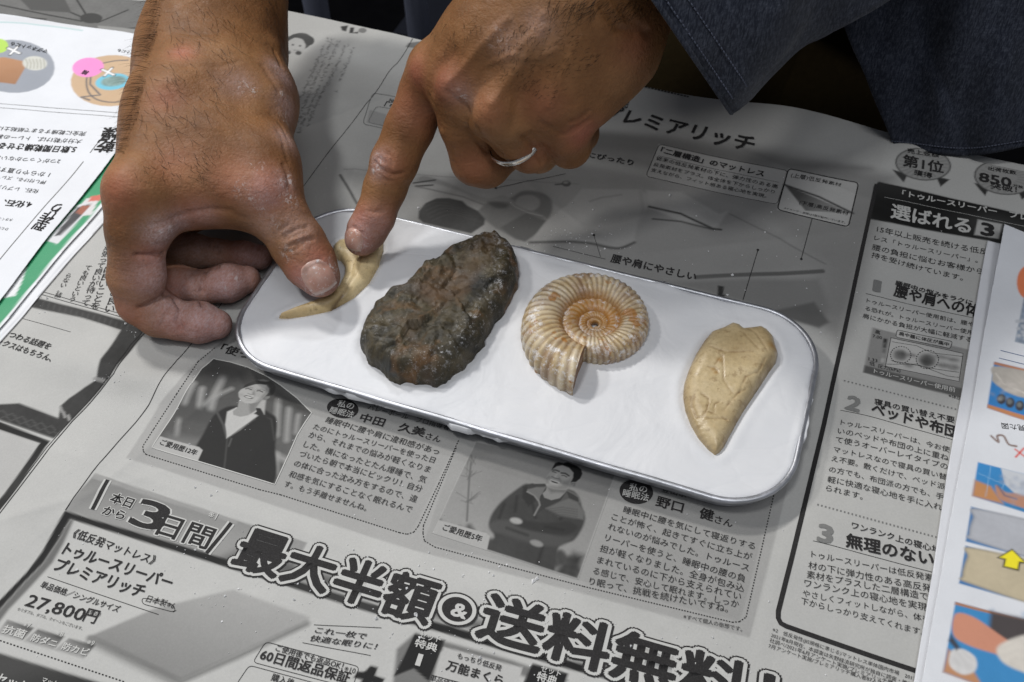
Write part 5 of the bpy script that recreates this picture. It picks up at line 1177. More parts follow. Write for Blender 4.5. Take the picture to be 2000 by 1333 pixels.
def build_hand(palm, fingers, joins, h, creases, bumps, spots, floorz=None):
    pts = np.array([p for c in palm for p in (c[0], c[1])] + [p for f in fingers for p, _ in f])
    lo = pts.min(0) - 0.036; hi = pts.max(0) + 0.038; lo = np.maximum(lo, [-0.26, -0.12, -0.004]); 
    f = Field(lo, hi, h)
    for c in palm: f.cone(f.F, c[0], c[1], c[2], c[3], c[4] if len(c) > 4 else 0.010)
    G = f.new()
    for fg in fingers:
        H = f.new()
        for (a, ra), (b, rb) in zip(fg[:-1], fg[1:]): f.cone(H, a, b, ra, rb, 0.0022)
        Field.smin(G, (slice(None),) * 3, H, 0.0012)
    f.merge(G, joins)
    V, F = f.mesh(); V = relax(V, F, 6)
    N = vnormals(V, F); hit = Hit(V, N)
    D = np.zeros(len(V))
    for pts_, w, dp in creases:
        P = np.array([V[hit(*p)] for p in pts_]); D -= dp * 0.001 * np.exp(-(poly_dist(V, P) / (w * 0.001)) ** 2)
    for px, py, r, amp in bumps:
        c = V[hit(px, py)]; D += amp * 0.001 * np.exp(-((V - c) ** 2).sum(1) / (r * 0.001) ** 2)
    V2 = V + N * D[:, None]
    M = np.zeros((len(V), 3))
    for px, py, r, ch, st in spots:
        c = V[hit(px, py)]; M[:, ch] = np.maximum(M[:, ch], st * np.exp(-(((V - c) ** 2).sum(1)) / (r * 0.001) ** 2))
    return V2, F, M, hit, N

person = empty('person', (0.10, 0.42, -0.70))
tag(person, 'person in dark blue chambray shirt with silver ring, both hands on the claw', 'person')

# --- the hand on the left of the picture (thumb presses, fingers curl on the paper)
r_ = lambda mm: mm / 1000.0
palmA = [
    (J(425, -330, 106), J(410, 0, 62), r_(27), r_(19.5), .014), (J(475, -330, 106), J(458, 0, 60), r_(27), r_(19.0), .014),
    (J(410, 0, 62), J(380, 95, 54), r_(19.5), r_(19.5), .014), (J(458, 0, 60), J(458, 95, 52), r_(19.0), r_(18.5), .014),
    (J(380, 95, 54), J(345, 220, 54), r_(19.5), r_(17), .016), (J(345, 220, 54), J(278, 372, 54), r_(17), r_(12.5), .016),       # index metacarpal
    (J(380, 100, 42), J(300, 330, 36), r_(19), r_(13), .016), (J(380, 100, 36), J(320, 300, 24), r_(18), r_(12), .016),           # middle, ring metacarpals
    (J(458, 95, 50), J(498, 200, 49), r_(18.5), r_(14.5), .014), (J(498, 200, 49), J(508, 330, 47), r_(14.5), r_(12.8), .014),     # thumb metacarpal
    (J(508, 330, 47), J(515, 378, 44), r_(12.8), r_(12.6), .012),
    (J(430, 180, 52), J(400, 310, 50), r_(18), r_(13), .016), (J(400, 310, 50), J(395, 368, 48), r_(13), r_(8.6), .014),            # web
    (J(395, 368, 48), J(470, 385, 46), r_(8.6), r_(9.0), .014), (J(395, 368, 48), J(325, 395, 48), r_(8.6), r_(8.8), .014),
    (J(430, 140, 40), J(400, 300, 32), r_(19), r_(12), .016)]
idxA = [(J(272, 378, 54), r_(12.4)), (J(270, 452, 43), r_(11.6)), (J(266, 498, 36), r_(9.6)), (J(266, 540, 28), r_(10.3)), (J(274, 590, 17.5), r_(8.8)), (J(312, 614, 13.0), r_(8.8)), (J(350, 627, 10.5), r_(7.3)), (J(390, 630, 9.5), r_(8.0)), (J(424, 634, 8.3), r_(5.8))]
midA = [(J(300, 350, 36), r_(11)), (J(268, 520, 20), r_(9)), (J(300, 556, 15), r_(8.2)), (J(345, 556, 12), r_(7.9)), (J(398, 561, 10.5), r_(6.5)), (J(445, 553, 9.8), r_(7.6)), (J(482, 546, 8.4), r_(5.6))]
rngA = [(J(320, 330, 26), r_(11)), (J(300, 440, 18), r_(8.5)), (J(330, 486, 13), r_(7.4)), (J(380, 491, 10.5), r_(7.0)), (J(425, 497, 9.4), r_(6.0)), (J(475, 500, 8.6), r_(5.9)), (J(508, 503, 8.2), r_(5.2))]
litA = [(J(360, 300, 22), r_(10)), (J(345, 396, 15), r_(8)), (J(372, 424, 12), r_(6.6)), (J(425, 410, 9.0), r_(5.6)), (J(470, 422, 8.0), r_(5.2)), (J(492, 431, 7.4), r_(4.4))]
thuA = [(J(508, 330, 47), r_(12.6)), (J(517, 378, 44), r_(12.4)), (J(548, 425, 39), r_(10.6)), (J(583, 478, 32), r_(10.4)), (J(606, 515, 27.0), r_(9.9)), (J(624, 541, 24.5), r_(7.9))]
creA = [([(598, 548), (600, 534), (612, 522), (630, 516), (643, 520)], .6, .55), ([(592, 535), (608, 515), (632, 508)], .7, .35),
    
    ([(552, 462), (575, 448), (598, 440)], .9, .8), ([(556, 472), (580, 460), (604, 452)], .8, .7), ([(562, 484), (588, 470), (612, 462)], .9, .9), ([(556, 496), (575, 492), (596, 480)], .8, .6), ([(572, 455), (582, 470), (584, 486)], .7, .4), ([(545, 455), (565, 442)], .7, .4),
    ([(345, 582), (353, 602), (350, 622), (353, 645)], .9, 1.7), ([(328, 570), (310, 584), (288, 600), (272, 606)], .9, 1.8), ([(322, 497), (302, 500), (284, 498), (268, 502)], .95, 1.8), ([(404, 522), (397, 545), (393, 575), (397, 594)], .9, 1.6), ([(420, 474), (426, 495), (424, 520)], .9, 1.3), ([(338, 610), (325, 622), (318, 640)], .6, .5), ([(362, 596), (364, 620), (362, 640)], .5, .35), ([(300, 520), (285, 522), (272, 526)], .7, .4), ([(385, 545), (383, 575)], .6, .4),
    ([(332, 470), (320, 474), (306, 476)], .7, .5), ([(338, 482), (322, 490), (306, 492)], .7, .4), ([(330, 590), (318, 598), (308, 610)], .6, .35), ([(340, 600), (330, 606), (322, 618)], .6, .3),
    ([(300, 442), (340, 428), (380, 418), (420, 410), (450, 414)], 1.2, .7), ([(420, 415), (450, 420), (480, 430)], 1.0, .5),
    ([(556, 320), (566, 340), (568, 365)], .9, .8), ([(545, 250), (560, 290), (566, 318)], .8, .5), ([(530, 220), (552, 240), (566, 270)], .8, .4), ([(538, 95), (545, 110), (552, 128)], .9, .8), ([(515, 125), (530, 150), (545, 180)], .9, .6), ([(318, 590), (315, 610), (300, 622)], .6, .3),
    ([(300, 30), (400, 25), (500, 45)], 1.1, .3), ([(300, 62), (380, 66), (440, 60)], 1.0, .3), ([(330, 100), (420, 108), (500, 104)], 1.0, .25), ([(360, 128), (430, 128), (470, 118)], 1.0, .3)]
bumA = [(232, 372, 9, 1.3), (520, 372, 8, 1.4), (545, 175, 7, 1.2), (545, 90, 4, 1.2), (318, 452, 5.5, 2.6), (308, 538, 6, 2.2), (405, 628, 6.5, .9), (335, 612, 4.5, .8), (455, 555, 6, .8), (345, 600, 0.1, 0), (590, 470, 6, .5), (440, 240, 12, .8), (330, 150, 9, .7), (400, 120, 5, .5)]
spA = [(225, 375, 9, 0, .5), (240, 620, 11, 0, .55), (350, 640, 10, 0, .7), (410, 640, 11, 0, .85), (300, 540, 10, 0, .5), (300, 505, 7, 0, .7), (450, 560, 14, 0, .75), (350, 560, 9, 0, .6), (490, 500, 12, 0, .6), (580, 540, 7, 0, .9), (625, 510, 7, 0, .85), (600, 565, 7, 0, .7), (525, 370, 9, 0, .6), (340, 320, 10, 0, .25), (355, 100, 5, 0, .7), (590, 585, 6, 0, .6), (460, 350, 10, 0, .35), (640, 560, 7, 0, .6), (320, 190, 7, 0, .35), (380, 420, 9, 0, .45),
       (410, 625, 15, 1, 1.0), (345, 600, 11, 1, .9), (320, 580, 8, 1, .6), (320, 455, 7, 1, 1.0), (350, 440, 6, 1, .7), (310, 545, 11, 1, .85), (380, 570, 11, 1, .8), (450, 560, 15, 1, .95), (500, 510, 12, 1, .8), (400, 490, 14, 1, .6), (560, 150, 7, 1, .6), (566, 210, 7, 1, .75), (566, 270, 6, 1, .6), (555, 360, 6, 1, .5), (520, 385, 8, 1, .45), (580, 440, 9, 1, .4), (610, 565, 8, 1, .7), (640, 550, 7, 1, .6), (470, 160, 7, 1, .35), (600, 580, 5, 1, .8), (545, 130, 5, 1, .6), (395, 425, 6, 1, .4), (260, 600, 8, 1, .25), (520, 440, 8, 1, .35),
       (562, 355, 3.2, 2, 1.1), (553, 372, 2.6, 2, 1.0), (569, 385, 2.6, 2, 1.1), (484, 170, 3.0, 2, .8), (500, 178, 2.2, 2, .8), (545, 130, 2.5, 2, .8), (555, 190, 3, 2, .7), (562, 230, 3, 2, .7), (655, 520, 3, 2, .9), (655, 545, 3, 2, .9), (640, 565, 3, 2, 1.0), (610, 575, 4, 2, 1.0), (590, 560, 3, 2, .9), (545, 445, 3, 2, .5), (560, 500, 3, 2, .5), (590, 470, 3, 2, .4), (460, 555, 4, 2, .7), (420, 600, 4, 2, .4), (505, 320, 4, 2, .35), (322, 455, 5, 2, .55), (520, 400, 3, 2, .6), (470, 365, 3, 2, .6), (490, 385, 3, 2, .5)]
VA, FA, MA, hitA, NA = build_hand(palmA, [idxA, midA, rngA, litA, thuA], 0.0055, 0.00085, creA, bumA, spA)
handA = mesh_obj('hand', VA, FA, M_SKIN, person, True, np.clip(MA, 0, 1.2), 'mask')
tag(handA, 'hand with plaster dusted thumb pressing down and fingers curled on the newspaper')

# --- the other hand (forefinger presses, the rest folded, with a ring)
palmB = [
    (J(1400, -300, 122), J(1250, -110, 106), r_(33), r_(30), .014), (J(1290, -310, 128), J(1160, -120, 111), r_(31), r_(27), .014),
    (J(1250, -110, 106), J(1178, 10, 99), r_(30), r_(19), .016), (J(1160, -120, 111), J(1095, -20, 104), r_(27), r_(18), .016),
    (J(1178, 10, 102), J(1160, 90, 90), r_(19), r_(19), .016), (J(1160, 90, 90), J(1120, 170, 78), r_(19), r_(14), .014),         # little side
    (J(1095, -20, 108), J(960, 70, 92), r_(18), r_(14.5), .016), (J(960, 70, 92), J(856, 136, 76), r_(14.5), r_(10.8), .014),      # index
    (J(1110, 0, 106), J(1000, 90, 92), r_(18), r_(14), .016), (J(1000, 90, 92), J(905, 172, 79), r_(14), r_(11.2), .014),         # middle
    (J(1130, 30, 100), J(1060, 120, 88), r_(18), r_(14), .016), (J(1060, 120, 88), J(980, 215, 78), r_(14), r_(10.8), .014),      # ring
    (J(1160, 90, 90), J(1092, 222, 72), r_(15), r_(9.8), .014),
    (J(1120, 60, 80), J(980, 170, 66), r_(16), r_(14), .014), (J(980, 170, 66), J(1080, 210, 62), r_(13), r_(11), .012)]
idxB = [(J(856, 136, 76), r_(10.6)), (J(832, 178, 68), r_(9.8)), (J(800, 250, 57), r_(9.3)), (J(770, 318, 47), r_(9.0)), (J(752, 368, 38), r_(8.2)), (J(732, 424, 30), r_(7.7)), (J(716, 452, 25.5), r_(7.6)), (J(706, 468, 23.5), r_(6.6))]
midB = [(J(905, 172, 79), r_(11)), (J(908, 240, 66), r_(9.6)), (J(930, 314, 50), r_(9.4)), (J(950, 322, 46), r_(8.8)), (J(1000, 285, 44), r_(8))]
ringB = [(J(980, 215, 78), r_(10.6)), (J(1004, 265, 66), r_(8.6)), (J(1034, 294, 56), r_(8.2)), (J(1052, 298, 50), r_(7.6)), (J(1080, 265, 48), r_(7))]
litB = [(J(1092, 222, 72), r_(9.6)), (J(1104, 262, 64), r_(8.6)), (J(1112, 286, 56), r_(8.0)), (J(1134, 262, 50), r_(6.8)), (J(1138, 238, 50), r_(6.4))]
creB = [([(905, 225), (925, 180), (950, 140)], 4.0, 1.8), ([(1010, 235), (1022, 190), (1040, 140)], 4.5, 2.0), ([(838, 175), (850, 140), (880, 110)], 3.0, 1.1), ([(880, 160), (930, 100), (990, 40)], 1.6, -.9), ([(965, 205), (1005, 140), (1060, 60)], 1.7, -.9), ([(1075, 205), (1100, 150), (1130, 80)], 1.7, -.6), ([(945, 130), (1000, 110), (1040, 70), (1060, 30)], 1.1, -.6), ([(1000, 110), (1040, 120), (1085, 100)], 1.0, -.45),
        ([(728, 318), (745, 336), (765, 346), (785, 342)], .9, .9), ([(738, 308), (752, 322), (760, 336)], .8, .7), ([(732, 330), (748, 350), (768, 356)], .7, .5), ([(755, 300), (765, 312), (764, 326)], .7, .5), ([(720, 412), (735, 418), (752, 416)], .8, .5),
        ([(668, 445), (690, 448), (703, 462), (712, 478)], .8, .6), ([(835, 190), (848, 215), (858, 250)], 1.1, .8), ([(930, 250), (960, 290), (975, 305)], 1.0, 1.3), ([(905, 240), (925, 275), (955, 300)], 0.9, .7), ([(1025, 270), (1045, 292), (1062, 318)], 1.0, 1.3), ([(1035, 265), (1060, 290), (1085, 310)], .9, .6),
        ([(1115, 240), (1130, 236), (1150, 222)], .9, .7), ([(1122, 256), (1135, 250), (1150, 240)], .9, .9), ([(1060, 240), (1100, 268), (1128, 258)], 1.1, .5), ([(1180, 20), (1210, 60), (1262, 70)], 1.6, 1.3), ([(1200, 0), (1230, 40), (1272, 62)], 1.2, .7), ([(880, 185), (895, 205), (905, 225)], 1.0, .7)]
bumB = [(815, 135, 7, 2.0), (872, 170, 6.5, 2.8), (958, 222, 7.5, 2.8), (1072, 215, 7.5, 1.6), (760, 320, 6, .7), (1110, 130, 9, .6), (960, 130, 6, -1.2), (1015, 190, 7, -1.8), (900, 210, 5, -.9), (985, 155, 5, .5), (1005, 95, 6, .5), (845, 110, 5, .4), (1130, 215, 5, .5)]
spB = [(700, 430, 7, 0, .7), (690, 470, 8, 0, .85), (745, 440, 8, 0, .5), (755, 330, 7, 0, .45), (815, 140, 7, 0, .6), (870, 165, 8, 0, .45), (950, 215, 7, 0, .25), (930, 330, 9, 0, .35), (1140, 265, 7, 0, .8), (1065, 205, 8, 0, .3), (790, 200, 9, 0, .3), (1250, 90, 8, 0, .3), (1050, 305, 8, 0, .3), (830, 230, 9, 0, .3),
       (690, 480, 8, 1, .8), (705, 455, 7, 1, .6), (680, 440, 5, 1, .5), (738, 450, 8, 1, .5), (735, 318, 4, 1, .7), (730, 335, 4, 1, .6), (990, 80, 7, 1, .25), (1050, 50, 7, 1, .3), (900, 190, 5, 1, .35),
       (690, 490, 3, 2, 1.0), (675, 462, 3, 2, .8), (712, 480, 3, 2, .7), (732, 318, 3, 2, .9), (728, 330, 2.5, 2, .9), (903, 192, 2, 2, .7), (970, 75, 4, 2, .3)]
VB, FB, MB_, hitB, NB = build_hand(palmB, [idxB, midB, ringB, litB], 0.0045, 0.00085, creB, bumB, spB)
handB = mesh_obj('hand', VB, FB, M_SKIN, person, True, np.clip(MB_, 0, 1.2), 'mask')
tag(handB, 'hand pointing down with its forefinger on the claw, wearing a silver ring')

# nails, laid on the fingertip they belong to
def nail(cx, cy, tx, ty, wmm, lmm, hit, V, N, parent):
    c = V[hit(cx, cy)]; n = N[hit(cx, cy, 9)]; t = V[hit(tx, ty)] - c; t -= n * (t @ n); t /= np.linalg.norm(t); s = np.cross(n, t)
    near = np.where(((V - c) ** 2).sum(1) < 0.014 ** 2)[0]; P = V[near] - c; A = np.c_[P @ s, P @ t]; Hh = P @ n; NNn = N[near] @ n
    ok = NNn > 0.05; A, Hh = A[ok], Hh[ok]; W, L = wmm / 2000, lmm / 2000; vv = []; ff = []; mm = []; nu, nv = 15, 15
    for j in range(nv):
        for i in range(nu):
            u = -1 + 2 * i / (nu - 1); v = -1 + 2 * j / (nv - 1)
            x = u * W * (math.sqrt(max(0.05, 1 - (0.62 if v < 0 else 0.30) * v * v))); y = v * L + (0.18 * L * (1 - u * u) * (1 if v > 0 else -1)) * abs(v)
            d2 = ((A - [x, y]) ** 2).sum(1); k = d2.argsort()[:6]; w = 1 / (d2[k] + 1e-8); hgt = (Hh[k] * w).sum() / w.sum()
            ed = max(abs(u), abs(v)); vv.append(c + s * x + t * y + n * (hgt + 0.00055 - 0.0008 * max(0, ed - 0.86) / 0.14)); mm.append((0.55 if v > 0.80 else 0.0, 0, 0))
    for j in range(nv - 1):
        for i in range(nu - 1): a = j * nu + i; ff.append((a, a + 1, a + nu + 1, a + nu))
    vv = np.array(vv); 
    o = mesh_obj('fingernail', vv, ff, M_NAIL, person, True, np.array(mm), 'mask'); o.parent = parent; o.matrix_parent_inverse = Matrix.Identity(4)
    o.location = (0, 0, 0); o.data.update(); return o
nail(621, 543, 642, 572, 12.0, 11.5, hitA, VA, NA, handA)
nail(684, 470, 688, 488, 8.5, 8.0, hitB, VB, NB, handB)

# ring
rc_ = J(1005, 277, 61.5); rax = J(1020, 290, 58) - J(990, 240, 72); rax /= np.linalg.norm(rax); e1 = np.cross(rax, [0, 0, 1.0]); e1 /= np.linalg.norm(e1); e2 = np.cross(rax, e1)
V, F = [], []; R0 = 0.0101
for i in range(64):
    t = 2 * math.pi * i / 64
    for k in range(10):
        s = 2 * math.pi * k / 10; rr = R0 + 0.00055 * math.cos(s); V.append(rc_ + (math.cos(t) * e1 + math.sin(t) * e2) * rr + rax * 0.00135 * math.sin(s))
for i in range(64):
    for k in range(10): F.append((i * 10 + k, i * 10 + (k + 1) % 10, ((i + 1) % 64) * 10 + (k + 1) % 10, ((i + 1) % 64) * 10 + k))
rg = mesh_obj('finger_ring', V, F, M_SILVER, person)

# hair on forearm and back of the hand
def hairs(hit, V, N, regions, parent, name):
    HV, HF = [], []
    for (poly, n, dirpx, lmm, lift) in regions:
        P = np.array(poly, float); lo, hi = P.min(0), P.max(0); c = 0
        while c < n:
            q = rng.uniform(lo, hi)
            d = Print.sdf(P, np.array([q[0]]), np.array([q[1]]))[0]
            if d > 0: continue
            c += 1; i = hit(q[0], q[1], 4); 
            if np.hypot(*(hit.p[i] - q)) > 7: continue
            p = V[i]; nn = N[i]; dj = un(q[0] + dirpx[0], q[1] + dirpx[1], p[2]) - un(q[0], q[1], p[2]); dj -= nn * (dj @ nn); dj /= np.linalg.norm(dj) + 1e-9
            side = np.cross(nn, dj); dj = dj + side * rng.normal(0, 0.18); L = lmm * 0.001 * rng.uniform(0.5, 1.25); cv = rng.normal(0, 0.35); lf = lift * rng.uniform(0.5, 1.4)
            path = [p + dj * L * t + nn * L * (lf * t * (1 - 0.45 * t)) + side * L * cv * t * t for t in (0, .25, .5, .75, 1)]
            tube(HV, HF, path, [0.000055, 0.00005, 0.000042, 0.00003, 0.000012], 3, False)
    o = mesh_obj(name, HV, HF, M_HAIR, person); o.parent = parent; o.matrix_parent_inverse = Matrix.Identity(4); tag(o, kind='stuff'); return o
hairs(hitA, VA, NA, [([(312, -60), (330, -60), (300, 90), (280, 180), (245, 300), (232, 300), (262, 190), (285, 90)], 240, (-26, 14), 6.0, 1.5),
                     ([(330, 0), (540, 0), (520, 60), (440, 150), (420, 260), (330, 300), (250, 280), (300, 110)], 130, (18, 26), 7.5, 0.16),
                     ([(520, 0), (548, 0), (545, 60), (515, 40)], 16, (10, 24), 7, 0.4), ([(300, 300), (440, 290), (400, 360), (260, 340)], 60, (16, 20), 3.0, 0.2)], handA, 'arm_hair')
hairs(hitB, VB, NB, [([(1050, 0), (1330, 0), (1230, 40), (1100, 30)], 120, (-14, 20), 7.0, 0.3), ([(960, 60), (1110, 30), (1180, 110), (1080, 200), (980, 170)], 230, (-14, 14), 1.7, 0.25), ([(830, 60), (930, 20), (950, 60), (860, 110)], 20, (-10, 12), 3.5, 0.4)], handB, 'arm_hair')

# ------------------------------------------------------------------ loose sheets left and right
def lifted(k, curl=None):
    def zf(x, y):
        z = relief(x, y) + k
        if curl is not None:
            (cx, cy, r, a) = curl; z = z + a * np.exp(-((np.asarray(x) - cx) ** 2 + (np.asarray(y) - cy) ** 2) / r ** 2)
        return z
    def P(px, py, dz=0.0):
        z = k
        for _ in range(6):
            p = un(px, py, z); z = float(zf(p[0], p[1])) + dz
        return un(px, py, z)
    return zf, P
def sheet(label, name, outline_px, k, cell, base, paint, curl=None, thick=0.00012, cat='paper'):
    zf, P = lifted(k, curl)
    root = empty(name, tuple(P(*outline_px[0]))); tag(root, label, cat)
    o = patch('printed_page', outline_px, cell, base, paint, 0.0, P, zf, M_SHEET, root)
    md = o.modifiers.new('paper_thickness', 'SOLIDIFY'); md.thickness = thick; md.offset = -1
    return root, zf, P
SW = (0.67, 0.685, 0.715)
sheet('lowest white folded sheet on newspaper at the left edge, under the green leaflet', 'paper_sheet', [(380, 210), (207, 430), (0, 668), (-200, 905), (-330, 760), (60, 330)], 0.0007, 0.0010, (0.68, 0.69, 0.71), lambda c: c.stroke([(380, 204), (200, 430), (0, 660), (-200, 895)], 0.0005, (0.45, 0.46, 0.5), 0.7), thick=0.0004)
def paint_green(c):
    c.fill([(400, 150), (201, 394), (0, 634), (-200, 868), (-400, 700), (60, 250)], (0.03, 0.27, 0.12), soft=0.0004)
    c.fill([(196, 384), (168, 388), (140, 425), (178, 420)], (0.62, 0.6, 0.6)); c.fill([(200, 380), (178, 384), (172, 394), (196, 392)], (0.55, 0.12, 0.08))
    c.fill([(168, 395), (150, 402), (92, 470), (112, 478), (160, 425), (175, 410)], (0.62, 0.62, 0.64)); c.fill([(178, 398), (150, 406), (105, 462), (118, 460), (158, 422)], (0.03, 0.03, 0.035)); c.fill([(176, 402), (160, 402), (148, 415), (160, 420)], (0.30, 0.09, 0.05))
    c.fill([(52, 520), (30, 525), (5, 583), (30, 578), (44, 548)], (0.68, 0.69, 0.70))
sheet('green printed leaflet with white border between two white sheets at left', 'leaflet', [(380, 180), (203, 400), (0, 641), (-200, 876), (-330, 760), (60, 300)], 0.0016, 0.0009, (0.72, 0.73, 0.75), paint_green)
def paint_left(c):
    c.ell(25, 130, 82, 52, (0.27, 0.29, 0.33), 0.05); c.fill([(-30, 115), (8, 112), (55, 122), (30, 165), (-30, 158)], (0.42, 0.21, 0.10), soft=0.0006, grad=((0.30, 0.14, 0.06), (20, 112), (10, 165))); c.ell(68, 124, 24, 14, (0.55, 0.55, 0.50), 0.05, soft=0.0006)
    for k in range(6): c.stroke([(50 + k * 7, 116), (54 + k * 6.5, 124), (52 + k * 7, 134)], 0.0006, (0.27, 0.26, 0.20), 0.7)
    c.ell(-2, 90, 18, 14, (0.40, 0.62, 0.08)); c.ell(218, 158, 80, 50, (0.52, 0.36, 0.22), -0.05)
    c.stroke([(250, 118), (220, 120), (185, 130), (170, 150), (172, 178), (190, 195), (225, 200), (262, 190), (285, 165), (280, 140), (262, 122)], 0.0008, (0.06, 0.07, 0.09), 0.9, smooth=True)
    c.stroke([(178, 140), (176, 165), (196, 186), (158, 190), (175, 196)], 0.0009, (0.07, 0.08, 0.10), 0.9); c.stroke([(262, 122), (272, 140), (255, 165)], 0.0008, (0.07, 0.08, 0.10), 0.9)
    c.ell(220, 160, 34, 16, (0.15, 0.48, 0.62), -0.12, soft=0.0006); c.ell(222, 159, 25, 10, (0.20, 0.30, 0.28), -0.12, soft=0.001, nz=0.3); c.ell(172, 132, 31, 19, (0.78, 0.25, 0.55), -0.1)
    for x, y in ((27, 99), (211, 141)):
        for q in (((x - 12, y - 5), (x + 12, y + 6)), ((x - 7, y + 8), (x + 8, y - 8))): c.stroke(q, 0.0018, (0.02, 0.02, 0.02))
        for q in (((x - 11, y - 4.5), (x + 11, y + 5.5)), ((x - 6.5, y + 7), (x + 7, y - 7))): c.stroke(q, 0.0012, (0.8, 0.8, 0.8))
    c.stroke([(-60, 42), (50, 46), (160, 60)], 0.0012, (0.20, 0.45, 0.42), 0.5)
    c.fill([(-80, 22), (0, 30), (160, 52), (155, 58), (0, 40), (-80, 34)], (0.60, 0.60, 0.62), soft=0.0010, alpha=0.6)
lf, zfl, PL = sheet('topmost white instruction sheet with pink and blue circles, left of the hand', 'instruction_sheet', [(-160, 8), (0, 27), (120, 46), (240, 62), (330, 78), (372, 92), (340, 150), (204, 327), (100, 455), (0, 587), (-200, 845), (-360, 700), (-300, 250)], 0.0028, 0.00055, SW, paint_left, curl=(*un(60, 40)[:2], 0.05, 0.003))
LT = []
def T2(L_, text, p0, p1, h=None, bold=0.0, ink='k', vert=False):
    L_.append(dict(text=text, p0=p0, p1=p1, h=h, bold=bold, ink=ink, dz=0.00015, part='lettering', P=None, shear=0.0, vert=vert))
for a in (('5.数日間乾燥させる', (152, 287), (2, 279), 14, B2), ('大分が乾けば、トレーの裏', (162, 273), (-4, 263), None, 0.004), ('完全に乾燥するまで紙粘土に', (170, 258), (-2, 247), None, 0.004), ('2つがくっつかないよう', (120, 312), (-20, 303)), ('4.化石、', (66, 395), (10, 390), 14, B2), ('化石、レプリカ', (78, 371), (-4, 361)),
          ('押し付ける。ズレて', (92, 354), (-4, 342)), ('1 からやり直す。', (100, 338), (-2, 326)), ('大きくこねて', (26, 428), (-16, 424)), ('ひとかたまり', (18, 446), (-24, 440)), ('マグネットにも', (97, 98), (24, 82), None, B1), ('ペンダントにも', (290, 108), (232, 96), None, B1), ('箱', (176, 140), (165, 137), None, B1)): T2(LT, *a)
T2(LT, '型作り', (70, 450), (118, 399), None, B2, 'k', True); T2(LT, '乾燥', (200, 298), (222, 250), None, B2, 'k', True)
put_text(lf, LT, PL, zfl)
acc = ([], []); ribbon(acc, [(163, 316), (80, 412), (0, 507), (-60, 580)], 0.0004, 0.00012, PL, zfl); ribbon(acc, [(214, 250), (176, 299)], 0.0004, 0.00012, PL, zfl)
for o in (0, 8): ribbon(acc, [(-60, 193 + o), (0, 203 + o), (240, 222 + o)], 0.00022, 0.00012, PL, zfl)
mesh_obj('printed_rule', acc[0], acc[1], M_INKG, lf, smooth=False)['kind'] = 'stuff'

